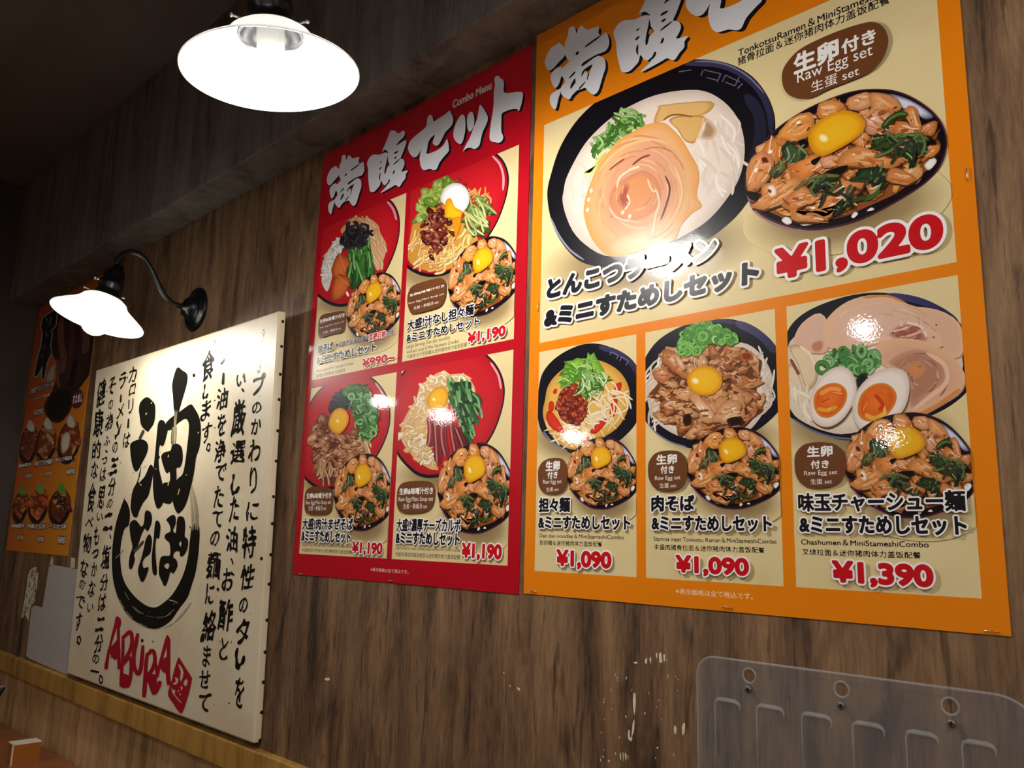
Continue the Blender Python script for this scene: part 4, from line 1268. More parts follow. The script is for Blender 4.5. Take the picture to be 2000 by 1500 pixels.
# lower left: pork mixed noodles
R3 = (560, 660, .25)
a = Art(wall_fn, LB).z(*R3)
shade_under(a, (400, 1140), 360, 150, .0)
red_bowl(a, [(560, 275), (655, 303), (725, 365), (783, 455), (808, 560), (803, 685), (764, 810), (700, 930), (600, 1050), (480, 1140), (350, 1185), (250, 1182), (170, 1135), (110, 1060), (80, 940), (90, 780), (130, 620), (200, 470), (290, 370), (410, 300)], [(690, 350), (745, 430), (775, 520)])
a.fill([(185, 770), (225, 650), (290, 595), (345, 640), (400, 740), (480, 735), (565, 715), (625, 850), (645, 920), (560, 965), (450, 1005), (400, 1115), (330, 1145), (245, 1095), (215, 960)], '6a3420')
curls(a, [(540, 770), (620, 800), (660, 880), (620, 930), (540, 900)], 26, 120, 12, ('dcae74', 'c89458', 'e8c48c'), 71, ang=1.2)
pile(a, [(190, 770), (230, 655), (290, 605), (345, 650), (400, 750), (480, 745), (555, 730), (600, 850), (560, 940), (450, 990), (400, 1090), (330, 1125), (250, 1080), (220, 950)], 60, 52, ('b07048', 'c08258', '96532e', 'b8805c', '8a4628'), 72, .5, '3c1a0c', .4)
flakes(a, [(190, 770), (290, 605), (400, 750), (555, 730), (600, 850), (450, 990), (330, 1125), (220, 950)], 90, 16, ('c89068', 'd4a684', '7a4624', '5e3018', 'b87448'), 77)
curls(a, [(230, 1000), (400, 980), (390, 1100), (280, 1110)], 16, 140, 11, ('c89460', 'a86c40', '3a2a18'), 73, ang=1.5)
a.fill([(325, 555), (360, 470), (430, 415), (500, 405), (505, 500), (440, 555), (360, 595)], '0e0e14')
curls(a, [(330, 560), (360, 470), (430, 420), (500, 410), (500, 500), (440, 550), (360, 590)], 50, 70, 12, ('16161e', '2a2a34', '08080c'), 74)
reg = [(450, 400), (520, 360), (600, 378), (652, 450), (704, 560), (714, 640), (692, 720), (640, 800), (580, 740), (540, 640), (510, 530), (490, 470)]
a.fill(reg, '2a5c26')
rings(a, reg, 60, 26, ('4a8c3e', '6cac58', '386f30', '88c070'), 75)
curls(a, reg, 40, 90, 10, ('3a7a30', '68a850', '224a1e'), 76)
yolk(a, [(328, 660), (360, 580), (410, 548), (462, 565), (488, 620), (472, 690), (420, 748), (370, 742), (335, 700)], (400, 650), .6)
a.build('noodle_bowl_picture', RP[2], M_print, None, rp[2])
R4 = (570, 690, .300136)
rice_bowl(RP[2], a.lift, R4, ((277, 920), (665, 880), (492, 678), (480, 1148)), rp[2])
badge(RP[2], R4, [(90, 980), (95, 910), (130, 872), (200, 866), (260, 880), (276, 910), (270, 1000), (245, 1040), (180, 1049), (110, 1042), (92, 1015)],
      [('生卵&味噌汁付き', (102, 948), (267, 905), 0, dict(dil=.03)), ('Raw Egg,Miso Soup set', (98, 984), (264, 955), 0, B_), ('生蛋・黄酱汤 set', (115, 1024), (233, 992), 0)])
lettering(RP[2], 'headline', R4, [('大盛!肉汁まぜそば', (74, 1148), (408, 1072), K, dict(dil=.036, halo=.08)), ('&ミニすためしセット', (68, 1226), (393, 1157), K, HEAD)])
lettering(RP[2], 'caption', R4, [('Large Serving Meat sauce Soba noodles＆Mini Stameshi Combo', (66, 1258), (391, 1262), K, dict(base=True, h=17)), ('大盛装!肉汁拌面＆迷你猪肉体力盖饭配餐', (62, 1294), (389, 1304), K, dict(h=24))])
lettering(RP[2], 'price_text', R4, [('¥1,190', (397, 1311), (601, 1230), RED, dict(dil=.062, halo=.075))])

# lower right: cheese carbonara noodles
a = Art(wall_fn, LB).z(*R3)
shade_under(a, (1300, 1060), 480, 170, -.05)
red_bowl(a, [(1480, 85), (1565, 132), (1645, 222), (1694, 340), (1699, 470), (1664, 620), (1600, 770), (1510, 890), (1390, 990), (1260, 1065), (1130, 1095), (1020, 1075), (930, 1000), (860, 910), (810, 780), (800, 560), (850, 360), (960, 210), (1150, 110), (1330, 70)], [(1590, 190), (1650, 290), (1672, 400)])
reg = [(888, 760), (905, 660), (955, 560), (1008, 480), (1036, 380), (1080, 340), (1130, 305), (1190, 268), (1260, 285), (1380, 280), (1442, 340), (1465, 430), (1300, 420), (1240, 560), (1130, 580), (1100, 760), (1130, 900), (1172, 1010), (1120, 1025), (1000, 945), (950, 880), (915, 840)]
a.fill(reg, 'd8b078')
pile(a, reg, 130, 30, ('ecd0a2', 'e6c490', 'f2e0bc', 'deb87c', 'd4a868'), 81, .6, 'b8854a', .2)
curls(a, reg, 60, 70, 13, ('f0d8ac', 'e2bc84', 'f6e6c8'), 82, bend=1.2)
reg = [(1270, 350), (1340, 345), (1420, 340), (1450, 420), (1505, 450), (1505, 560), (1470, 640), (1460, 760), (1430, 850), (1390, 760), (1340, 640), (1300, 560), (1278, 460)]
a.fill(reg, '16361a')
curls(a, reg, 70, 130, 15, ('2a6026', '3c7a34', '1a4018', '58984c', '123014'), 83, ang=1.3, bend=.5)
for q, c in (([(1120, 600), (1130, 700), (1125, 800), (1110, 850)], '9a3a38'), ([(1165, 620), (1175, 780), (1185, 990)], '8a2c30'), ([(1225, 640), (1220, 780), (1250, 930)], '93343a'), ([(1290, 650), (1300, 760), (1330, 920)], '84282c'), ([(1330, 700), (1370, 800), (1390, 860)], '6a1c20')):
    a.line(q, 62, mixc(c, '1c0608', .6))
    a.line(q, 48, c, col2=mixc(c, '5a1418', .4))
    a.line([(p[0] - 12, p[1]) for p in q], 10, mixc(c, 'e0a098', .5))
    a.line([(p[0] + 8, p[1] + 6) for p in q], 8, mixc(c, '40080c', .6))
yolk(a, [(1098, 500), (1120, 430), (1180, 384), (1235, 390), (1262, 440), (1252, 510), (1212, 556), (1140, 562), (1104, 540)], (1150, 480), .7)
a.build('noodle_bowl_picture', RP[3], M_print, None, rp[3])
R5 = (760, 670, .333333)
rice_bowl(RP[3], a.lift, R5, ((284, 870), (738, 830), (505, 612), (480, 1108)), rp[3])
badge(RP[3], R5, [(50, 920), (55, 860), (85, 820), (160, 808), (240, 812), (270, 840), (273, 900), (255, 960), (210, 990), (120, 998), (70, 985), (52, 955)],
      [('生卵&味噌汁付き', (64, 891), (264, 843), 0, dict(dil=.03)), ('Raw Egg,Miso Soup set', (60, 928), (264, 898), 0, B_), ('生蛋・黄酱汤 set', (87, 972), (229, 940), 0)])
lettering(RP[3], 'headline', R5, [('大盛!!濃厚チーズカルボ', (47, 1104), (426, 1028), K, dict(dil=.03, halo=.08)), ('&ミニすためしセット', (42, 1178), (421, 1112), K, HEAD)])
lettering(RP[3], 'caption', R5, [('Large Serving Rich cheese Carbonara Soba noodles＆Mini Stameshi Combo', (36, 1210), (414, 1220), K, dict(base=True, h=18)), ('大盛装!香浓奶酪培根面＆迷你猪肉体力盖饭配餐', (35, 1252), (413, 1266), K, dict(h=26))])
lettering(RP[3], 'price_text', R5, [('¥1,190', (429, 1270), (668, 1176), RED, dict(dil=.062, halo=.075))])
lettering(red, 'tax_note', (0, 0, 1), [('※表示価格は全て税込です。', (723, 1116), (797, 1121), 'f4d8d4', dict(h=7.5))])

# ------------------------------------------------------------------ DONBURI POSTER at the far end
DL = (-3.252, -2.648, Z_(-.0945), Z_(-.0945) + .856)
don = empty('menu_poster', ((DL[0] + DL[1]) / 2, 0, DL[2]))
bm = bmesh.new()
box_bm(bm, DL[0] - don.location.x, DL[1] - don.location.x, -.0011, -.0001, 0, DL[3] - DL[2])
obj('backing_sheet', mesh_from(bm, 'backing_sheet'), solid('poster_amber', 'd07a1c', .3), don)
tag(don, 'narrow orange and brown rice bowl poster half hidden by the far wall lamp', 'poster')
M_print2 = painted('satin_print', 0.3, bump=0.03, scale=300)
F1 = (0, 580, .34674)
F2 = (0, 560, .2)
a = Art(wall_fn, .00115)
x0, x1, z0, z1 = DL
NX, NZ = 6, 8
def ground(i, j):
    u, w = i / NX, j / NZ
    base = mixc('c8501a', 'd88c1a', min(1, u * .7 + max(0, .35 - abs(w - .1)) * 1.2))
    return mixc(base, '8a4420', max(0, w - .55) * 1.1)
i0 = len(a.V)
for j in range(NZ + 1):
    for i in range(NX + 1):
        a.V.append(Vector((x0 + (x1 - x0) * i / NX, -a.lift, z0 + (z1 - z0) * j / NZ)))
        a.C.append(ground(i, j))
for j in range(NZ):
    for i in range(NX):
        k = j * (NX + 1) + i
        a.F.append((k, k + 1, k + NX + 2, k + NX + 1))
a.z(*F2)
def clampx(pts):
    return pts
a.blob([(560, 250), (700, 230), (880, 330), (925, 480), (915, 650), (900, 790), (850, 890), (720, 1060), (640, 1180), (560, 1300), (470, 1270), (450, 1150), (530, 960), (560, 780), (490, 600), (490, 420)], '4a2a20', '241210', .7, cmid='3a1e18')
for q, w, c in (([(600, 300), (590, 500), (620, 700), (590, 850)], 60, '7a4a3c'), ([(700, 330), (700, 520), (680, 700)], 40, '5c342a'), ([(800, 370), (840, 500), (820, 650)], 70, '6e443a'), ([(560, 700), (560, 900), (580, 1000)], 30, '8a4a28'), ([(740, 700), (700, 900), (620, 1080)], 50, '140a08')):
    a.line(q, w, c)
a.blob([(455, 870), (490, 790), (545, 740), (530, 860), (520, 920), (450, 930)], 'b8b09a', '8a7a60', .6)
a.blob([(430, 1150), (560, 980), (720, 1010), (690, 1200), (580, 1330), (470, 1290)], '0c0806', '3c2010', .7)
a.build('dish_photo', don, M_print2, None, DL)
a = Art(wall_fn, .0014).z(*F1)
for k, (cx, cy, w, h) in enumerate(((160, 815, 52, 125), (257, 805, 58, 128), (386, 800, 62, 140), (113, 1165, 42, 105), (214, 1160, 56, 112), (336, 1165, 62, 118))):
    a.blob(ellip((cx, cy + 20), w, h * .9, .18), '2a100a', '5a2410', .8)
    reg = ellip((cx + 6, cy + 10), w * .85, h * .8, .18)
    a.fill(reg, '7a3414')
    pal = [('8a3c18', 'a04c22', '74300f'), ('b87848', 'a05c30', 'd09a68'), ('9a4420', 'b8602c', '7a3010'), ('c05c1c', 'd88030', '8a3c14'), ('d8641c', 'e07c34', 'c85014'), ('d88430', '5a2a1c', '2a1410')][k]
    pile(a, reg, 22, 18, pal, 90 + k, .8, '3a140a', .25)
    top = ('d8cfc0', 'd8cfc0', 'cfc4b4', '7a9a40', '88ac48', '5c9a38')[k]
    a.blob([(cx + 8, cy - h), (cx + 34, cy - h * .72), (cx + 30, cy - h * .45), (cx, cy - h * .5), (cx - 12, cy - h * .72)], top, mixc(top, '8a5a30', .4), .6)
    if k == 2:
        a.blob([(345, 800), (375, 760), (395, 780), (385, 850), (350, 880)], 'd8cdb8', 'b89a70', .6)
        a.blob([(405, 870), (425, 830), (432, 900), (415, 910)], 'e0b060', 'a86a30', .6)
    a.line([(cx - w * .9, cy + h * .55), (cx, cy + h * .95), (cx + w * .9, cy + h * .3)], 16, '1c0c0a')
a.build('dish_photo', don, M_print2, None, DL)
a = Art(wall_fn, .0019).z(*F2)
ttl = [(440, 290), (500, 250), (548, 232), (550, 300), (540, 380), (500, 425), (505, 470), (490, 590), (500, 640), (460, 740), (432, 885), (408, 890), (415, 775), (370, 860), (338, 865), (360, 740), (385, 640), (400, 590), (418, 440), (402, 400), (420, 310)]
cx = sum(p[0] for p in ttl) / len(ttl)
cy = sum(p[1] for p in ttl) / len(ttl)
a.line(ttl + ttl[:1], 22, 'a8a49c', taper=1)
a.fill(ttl, '181216')
for q in ([(445, 300), (470, 350)], [(500, 290), (480, 380)], [(450, 440), (455, 490)], [(425, 600), (430, 580)], [(410, 690), (412, 670)]):
    a.line([q[0], ((q[0][0] + q[1][0]) / 2 + 4, (q[0][1] + q[1][1]) / 2), q[1]], 8, '8a8a8a')
a.build('brushed_title', don, M_print2)
a = Art(wall_fn, .0020).z(*F2)
WH = dict(dil=.04, halo=.12, hcol='1c1410')
text(a, '肉盛アウトアウト丼', (300, 1050), (527, 918), 'd8d0c8', **WH)
text(a, 'こだわり厳選', (300, 1120), (490, 1035), 'd8d0c8', **WH)
text(a, '¥790', (330, 1262), (428, 1178), 'e0d8cc', **WH)
a.blob(ellip((755, 1095), 58, 95, .2), '6a1420', '4a0e16', .8)
text(a, 'すためし', (705, 1150), (815, 1030), 'e8e0d8', dil=.03)
a.z(*F1)
for s, bl, tr in (('炙り豚丼', (105, 962), (178, 930)), ('味のてりやき鶏丼', (196, 955), (300, 908)), ('味のとり南蛮丼', (310, 930), (408, 892)), ('たぬき豚丼', (64, 1300), (140, 1276)), ('特製大玉丼', (154, 1304), (257, 1278)), ('ソースかつ丼', (260, 1306), (377, 1278)),
                  ('¥790', (146, 1022), (180, 996)), ('¥790', (256, 1008), (292, 982)), ('¥890', (376, 1000), (424, 964)), ('¥790', (100, 1368), (134, 1342)), ('¥790', (214, 1380), (246, 1350)), ('¥890', (324, 1388), (368, 1350))):
    text(a, s, bl, tr, 'e4dcd0', dil=.04, halo=.12, hcol='2a140c')
a.build('lettering', don, M_print2)

# ------------------------------------------------------------------ PAINTED SIGN
SB, ST = -.386 + H, .444 + H
SXL, SXR = -2.484, -1.4825
YB, YT = -.019, -.039
sg_up = Vector((0, YT - YB, ST - SB)).normalized()
sg_n = Vector((0, -sg_up.z, sg_up.y))
sg_o = Vector((0, YB, SB))
def sign_fn(u, v, lift):
    q = ray(u, v)
    t = (sg_o - EYE).dot(sg_n) / q.dot(sg_n)
    return EYE + q * t + sg_n * lift
sign = empty('painted_sign', ((SXL + SXR) / 2, YB, SB))
tag(sign, 'cream canvas sign with big black brush characters in a ring and red lettering', 'sign')
bm = bmesh.new()
box_bm(bm, SXL - sign.location.x, SXR - sign.location.x, 0, .0165, 0, (ST - SB) / sg_up.z, .0035)
lean = math.atan2(-(YT - YB), ST - SB)
bmesh.ops.transform(bm, matrix=Matrix.Rotation(lean, 4, 'X'), verts=bm.verts[:])
def canvas():
    m, nt, b = new_mat('cream_canvas')
    g = N(nt, 'ShaderNodeNewGeometry')
    n1 = N(nt, 'ShaderNodeTexNoise', Scale=7.0, Detail=5.0)
    nt.links.new(g.outputs['Position'], n1.inputs['Vector'])
    rp = N(nt, 'ShaderNodeValToRGB')
    rp.color_ramp.elements[0].position = .35
    rp.color_ramp.elements[0].color = (*lin('d6c4a2'), 1)
    rp.color_ramp.elements[1].position = .6
    rp.color_ramp.elements[1].color = (*lin('e2d3b4'), 1)
    nt.links.new(n1.outputs['Fac'], rp.inputs['Fac'])
    nt.links.new(rp.outputs[0], b.inputs['Base Color'])
    n2 = N(nt, 'ShaderNodeTexNoise', Scale=1100.0, Detail=1.0)
    nt.links.new(g.outputs['Position'], n2.inputs['Vector'])
    bp = N(nt, 'ShaderNodeBump', Strength=.12, Distance=.0005)
    nt.links.new(n2.outputs['Fac'], bp.inputs['Height'])
    nt.links.new(bp.outputs[0], b.inputs['Normal'])
    b.inputs['Roughness'].default_value = .48
    return m
M_cream = canvas()
obj('canvas', mesh_from(bm, 'canvas'), M_cream, sign)
INK = '15130f'
S1 = (190, 760, .166667)
S2 = (200, 980, .173365)
S3 = (190, 1190, .146628)
S0 = (150, 600, .266667)
# ring
a = Art(sign_fn, .0004).z(*S2)
a.fill([(250, -34), (262, -70), (240, -20), (190, 120), (150, 260), (120, 450), (108, 650), (118, 850), (150, 1000), (200, 1130), (280, 1270), (380, 1350), (500, 1415), (600, 1432), (690, 1400), (780, 1330), (870, 1200), (960, 1080), (1005, 950), (1050, 800), (1082, 600), (1097, 400), (1092, 280),
        (1060, 235), (1010, 280), (985, 450), (960, 650), (900, 850), (800, 1030), (700, 1130), (600, 1190), (500, 1170), (400, 1100), (310, 1000), (250, 900), (215, 780), (203, 600), (215, 450), (250, 310), (300, 260), (312, 120), (285, 20)], INK, k=3)
rng = random.Random(77)
for k in range(26):          # dry brush at the open end of the ring
    t = rng.random()
    xo = (t - .5) * 86
    a.line([(1050 + xo * .9, 300 + rng.uniform(-30, 30)), (1046 + xo, 120), (1022 + xo * .8, -60), (975 + xo * .45, -230 - rng.uniform(0, 60))], rng.uniform(3, 8), mixc(INK, 'dccaa6', rng.uniform(.15, .6)), col2=mixc(INK, 'dccaa6', rng.uniform(.6, .95)))
for k in range(30):          # bristle streaks along the lower edge
    t = rng.uniform(.1, .9)
    an = PI * (.15 + .75 * t)
    rr = rng.choice((.83, .85, 1.0, 1.02))
    q = [(600 + math.cos(an + e) * 480 * rr, 720 + math.sin(an + e) * 700 * rr) for e in (-.1, 0, .1)]
    a.line(q, rng.uniform(3, 7), mixc(INK, 'cdbb98', rng.uniform(.3, .8)))
a.line([(1010, 245), (1040, 232), (1070, 228)], 10, 'c8b48c')
a.line([(145, 640), (200, 590), (240, 535)], 9, 'a8906a')
a.line([(750, 1105), (810, 1120), (850, 1142)], 9, 'c8b48c')
a.build('ink_ring', sign, M_ink)
# the large characters
a = Art(sign_fn, .0006).z(*S1)
for p in ([(490, 230), (510, 150), (580, 93), (640, 130), (682, 200), (672, 380), (620, 470), (590, 497), (520, 430), (500, 330)], [(388, 720), (400, 630), (500, 588), (570, 608), (600, 670), (580, 760), (530, 860), (480, 950), (445, 962), (410, 880)],
          [(398, 1420), (395, 1330), (420, 1180), (470, 1080), (515, 900), (505, 1010), (482, 1100), (560, 1020), (620, 888), (662, 930), (640, 1090), (600, 1250), (540, 1330), (490, 1440), (470, 1497), (430, 1495)],
          [(705, 480), (715, 400), (745, 360), (790, 378), (805, 415), (835, 440), (800, 600), (770, 670), (735, 660), (722, 800), (730, 950), (765, 1100), (780, 1300), (740, 1387), (700, 1392), (670, 1300), (655, 1150), (660, 950), (680, 750)],
          [(800, 420), (860, 340), (1000, 240), (1095, 178), (1140, 220), (1200, 340), (1217, 500), (1200, 680), (1160, 800), (1140, 950), (1100, 1150), (1040, 1350), (970, 1447), (930, 1442), (890, 1330), (880, 1200), (935, 1060), (1000, 1000), (1030, 870), (1055, 680), (1077, 430), (1040, 348), (960, 390), (850, 485)],
          [(752, 790), (790, 740), (860, 720), (880, 650), (930, 638), (985, 670), (1002, 740), (1002, 840), (970, 917), (930, 930), (930, 1080), (880, 1320), (800, 1337), (760, 1290), (770, 1110), (850, 1085), (850, 970), (815, 987), (780, 910)]):
    a.fill(p, INK, k=3)
a.line([(548, 480), (520, 540), (495, 590)], 34, '3c362c')
for k in range(8):
    a.line([(930 - k * 7, 440), (925 - k * 8, 560), (912 - k * 6, 650)], 7, mixc(INK, 'dccaa6', rng.uniform(.1, .6)))
for q in ([(570, 300), (580, 275)], [(1180, 520), (1190, 500)], [(945, 1240), (965, 1165)], [(830, 800), (838, 770)], [(830, 1130), (838, 1080)], [(685, 940), (690, 930)], [(1040, 1010), (1050, 1000)], [(520, 1130), (500, 1110)], [(632, 170), (640, 155)], [(950, 90), (955, 70)], [(500, 1030), (490, 1050)], [(540, 930), (575, 895)]):
    a.line([q[0], ((q[0][0] + q[1][0]) / 2 + 3, (q[0][1] + q[1][1]) / 2), q[1]], 11, 'c9b48a')
a.z(*S0)
a.fill([(700, 560), (735, 443), (775, 462), (811, 495), (805, 570), (770, 690), (745, 770), (715, 760), (706, 650)], INK, k=3)
a.line([(730, 750), (722, 850), (718, 990)], (26, 10), '2a251e', col2='b8a684')
a.z(*S2)
for p in ([(308, 270), (330, 220), (370, 203), (410, 240), (440, 280), (470, 240), (480, 130), (500, 98), (545, 115), (562, 180), (550, 260), (510, 332), (480, 300), (440, 380), (400, 500), (360, 600), (370, 640), (350, 720), (320, 762), (300, 720), (310, 610), (340, 510), (320, 400)],
          [(440, 640), (470, 520), (490, 430), (530, 363), (562, 420), (555, 500), (540, 582), (480, 630), (455, 690), (470, 747), (525, 738), (490, 850), (460, 902), (430, 880), (403, 770)],
          [(560, 600), (580, 420), (598, 230), (640, 223), (657, 290), (640, 412), (610, 412), (600, 560), (617, 780), (600, 827), (570, 800), (560, 700)],
          [(723, 200), (790, 148), (827, 170), (827, 250), (800, 320), (830, 345), (850, 178), (920, 178), (937, 280), (930, 385), (967, 430), (962, 520), (920, 602), (880, 612), (870, 560), (820, 562), (800, 620), (840, 660), (847, 730), (800, 807), (770, 790), (740, 890), (705, 952), (670, 890), (638, 800), (655, 640), (700, 608), (765, 600), (760, 470), (720, 430), (703, 400), (720, 360), (770, 330), (755, 250)]):
    a.fill(p, INK, k=3)
for p in ([(700, 722), (740, 693), (757, 720), (735, 757)], [(868, 472), (890, 448), (887, 507)]):
    a.fill(p, 'd8c6a2')
a.line([(350, 560), (400, 520), (470, 440)], 30, '4a4234')
a.build('brush_characters', sign, M_ink)
# vertical columns of small brush writing
rng = random.Random(11)
a = art_w = Art(sign_fn, .0005)
a.axes = (Vector((1, 0, 0)), sg_up)
def brush(ch, cx, cy, w, h, rot=False):
    x0, y0, k = a.zx
    u, v = x0 + cx * k, y0 + cy * k
    c = sign_fn(u, v, a.lift)
    dx = abs(sign_fn(u + w * k / 2, v, 0).x - sign_fn(u - w * k / 2, v, 0).x)
    dz = abs(sign_fn(u, v + h * k / 2, 0).z - sign_fn(u, v - h * k / 2, 0).z)
    V, F, E = glyphs(ch)
    if rot:
        V = [(-y, x) for x, y in V]
    xs = [p[0] for p in V]
    ys = [p[1] for p in V]
    mx, my = (min(xs) + max(xs)) / 2, (min(ys) + max(ys)) / 2
    fx, fy = dx * .9 / (max(xs) - min(xs)), dz * .93 / (max(ys) - min(ys))
    sh = rng.uniform(-.03, .16)
    P2 = []
    for x, y in V:
        px_, py_ = (x - mx) * fx, (y - my) * fy
        P2.append((px_ + py_ * sh * .5, py_ + px_ * sh))
    mn = min(dx, dz)
    f1, f2, f3, f4 = (rng.uniform(0, 6) for _ in range(4))
    kx_, ky_ = 7 / dx, 7 / dz
    P2 = [(x + .03 * dx * math.sin(y * ky_ + f1), y + .028 * dz * math.sin(x * kx_ + f2)) for x, y in P2]
    vary = lambda x, y: 1.0 + .7 * np.sin(x * kx_ * 1.3 + y * ky_ * .7 + f3) + .5 * np.sin(y * ky_ * 1.6 - x * kx_ * .9 + f4)
    put(art_w, P2, F, E, INK, mn * (.022 if len(V) > 62 else .045 if mn < .022 else rng.uniform(.055, .075)), lambda x, y: c + art_w.axes[0] * x + art_w.axes[1] * y, max(mn / 34, .0005), vary)
Q1, Q2, Q3 = (380, 640, .173293), (370, 880, .166667), (360, 1090, .220083)
Q4, Q5, Q6 = (160, 690, .173333), (140, 920, .16), (130, 1100, .173333)
for zx, rows in ((Q1, (('ス', 735, 180, 130, 220), ('｜', 725, 430, 26, 160), ('プ', 725, 640, 150, 240), ('の', 700, 905, 110, 130), ('か', 695, 1110, 120, 190), ('わ', 680, 1390, 140, 250),
                       ('使', 535, 250, 130, 230), ('い', 525, 590, 110, 150), ('、', 545, 705, 40, 60), ('厳', 500, 1010, 160, 410), ('選', 490, 1400, 170, 260),
                       ('ラ', 330, 300, 110, 220), ('｜', 325, 575, 24, 140), ('油', 312, 800, 130, 250), ('を', 308, 1090, 100, 260), ('浄', 290, 1390, 130, 260),
                       ('食', 155, 430, 140, 340), ('し', 130, 720, 60, 160), ('ま', 130, 930, 110, 230), ('す', 140, 1185, 110, 220), ('。', 158, 1350, 46, 100))),
                 (Q2, (('り', 750, 350, 90, 340), ('に', 740, 710, 150, 230), ('特', 700, 1075, 170, 390), ('し', 545, 400, 100, 210), ('た', 530, 680, 120, 300), ('油', 500, 1040, 140, 300), ('、', 502, 1298, 40, 76),
                       ('で', 365, 260, 140, 200), ('た', 345, 540, 120, 260), ('て', 330, 800, 130, 190), ('の', 300, 1030, 110, 180), ('麺', 285, 1340, 170, 340))),
                 (Q3, (('性', 560, 170, 130, 240), ('の', 525, 420, 80, 140), ('タ', 520, 650, 120, 250), ('レ', 500, 895, 90, 200), ('を', 490, 1190, 90, 290), ('お', 390, 190, 110, 210), ('酢', 370, 505, 130, 290), ('と', 355, 805, 80, 210),
                       ('に', 230, 320, 80, 190), ('絡', 220, 605, 130, 290), ('ま', 200, 870, 70, 200), ('せ', 180, 1075, 110, 170), ('て', 180, 1285, 120, 170))),
                 (Q4, (('カ', 575, 240, 90, 180), ('ロ', 570, 410, 70, 120), ('リ', 550, 600, 60, 180), ('｜', 525, 790, 18, 110), ('は', 505, 980, 80, 170), ('ラ', 460, 310, 80, 180), ('｜', 440, 510, 16, 90), ('メ', 435, 655, 80, 160),
                       ('ン', 410, 860, 66, 180), ('の', 375, 1060, 60, 130), ('三', 365, 1270, 86, 170), ('そ', 340, 370, 80, 200), ('の', 325, 580, 54, 110), ('為', 310, 770, 90, 200), ('ふ', 285, 985, 80, 110), ('、', 280, 1105, 34, 50), ('つ', 257, 1210, 64, 80), ('は', 240, 1365, 70, 160),
                       ('健', 220, 450, 100, 310), ('康', 190, 785, 110, 320), ('的', 165, 1085, 100, 220), ('な', 145, 1320, 80, 200))),
                 (Q5, (('分', 495, 190, 90, 230), ('の', 465, 400, 70, 110), ('二', 445, 620, 110, 200), ('、', 475, 800, 30, 64), ('塩', 420, 1050, 110, 310), ('分', 400, 1360, 100, 220), ('思', 365, 320, 90, 280), ('い', 345, 560, 80, 100), ('も', 305, 790, 70, 250), ('つ', 290, 1015, 80, 110), ('か', 280, 1200, 80, 180),
                       ('食', 245, 325, 100, 380), ('べ', 220, 630, 100, 130), ('物', 190, 880, 110, 250), ('な', 155, 1185, 100, 230))),
                 (Q6, (('は', 405, 440, 90, 200), ('二', 380, 685, 100, 150), ('分', 365, 905, 100, 220), ('の', 330, 1080, 80, 110), ('｜', 320, 1218, 100, 60, 1), ('。', 390, 1308, 50, 100), ('な', 285, 290, 80, 200), ('い', 270, 500, 76, 100), ('の', 175, 240, 60, 110), ('で', 160, 440, 110, 150), ('す', 140, 660, 80, 210), ('。', 140, 868, 50, 100)))):
    a.z(*zx)
    for rw in rows:
        if rw[0] == '｜':
            if len(rw) > 5:
                a.line([(rw[1] - rw[3] / 2, rw[2] - 8), (rw[1], rw[2]), (rw[1] + rw[3] / 2, rw[2] + 12)], 26, INK)
            else:
                a.line([(rw[1] + rw[3] * .2, rw[2] - rw[4] / 2), (rw[1], rw[2]), (rw[1] - rw[3] * .2, rw[2] + rw[4] / 2)], (rw[3] * 1.0, rw[3] * 1.3), INK)
        else:
            brush(*rw)
a.build('brush_writing', sign, M_ink)
# red letters and seal
CR = 'a81428'
a = Art(sign_fn, .0007).z(*S3)
for q, w in (([(275, 120), (215, 330), (165, 520)], (52, 24)), ([(160, 520), (140, 650), (118, 800)], (30, 56)), ([(285, 120), (285, 380), (292, 600), (290, 800)], (40, 44)),
             ([(345, 350), (345, 560), (332, 760), (316, 1030)], (40, 46)), ([(345, 380), (440, 300), (468, 400), (450, 520), (390, 640), (340, 710)], 52), ([(340, 740), (430, 640), (458, 760), (430, 1000)], 50),
             ([(545, 320), (520, 450), (490, 600), (495, 760), (545, 860), (580, 800), (600, 640), (612, 480)], 54), ([(668, 580), (650, 760), (640, 960), (625, 1170)], (46, 62)), ([(665, 610), (745, 550), (772, 680), (725, 820), (660, 880)], 52),
             ([(680, 900), (720, 1010), (760, 1110), (800, 1060), (845, 955)], 60), ([(765, 640), (790, 780), (800, 910)], 40), ([(940, 360), (885, 560), (830, 760), (805, 900)], (48, 34)), ([(950, 370), (952, 700), (945, 850), (960, 1010)], (46, 62))):
    a.line(q, w, CR, taper=.7)
for p in ([(160, 540), (230, 450), (280, 400), (312, 520), (302, 620), (240, 672), (190, 622)], [(325, 870), (400, 868), (442, 930), (432, 1032), (320, 1034)], [(838, 730), (910, 638), (962, 660), (962, 832), (880, 834)], [(640, 900), (760, 860), (800, 960), (760, 1130), (720, 1100), (680, 960)],
          [(245, 120), (270, 92), (315, 130), (320, 200), (290, 260), (235, 220)], [(915, 380), (940, 342), (975, 400), (975, 470), (920, 470)]):
    a.fill(p, CR)
a.fill([(1080, 648), (1110, 660), (1180, 780), (1265, 910), (1262, 940), (1240, 1060), (1190, 1230), (1140, 1370), (1095, 1372), (1020, 1260), (948, 1150), (958, 1060), (1000, 930), (1030, 800)], CR, k=2)
CRM = 'd6c5a2'
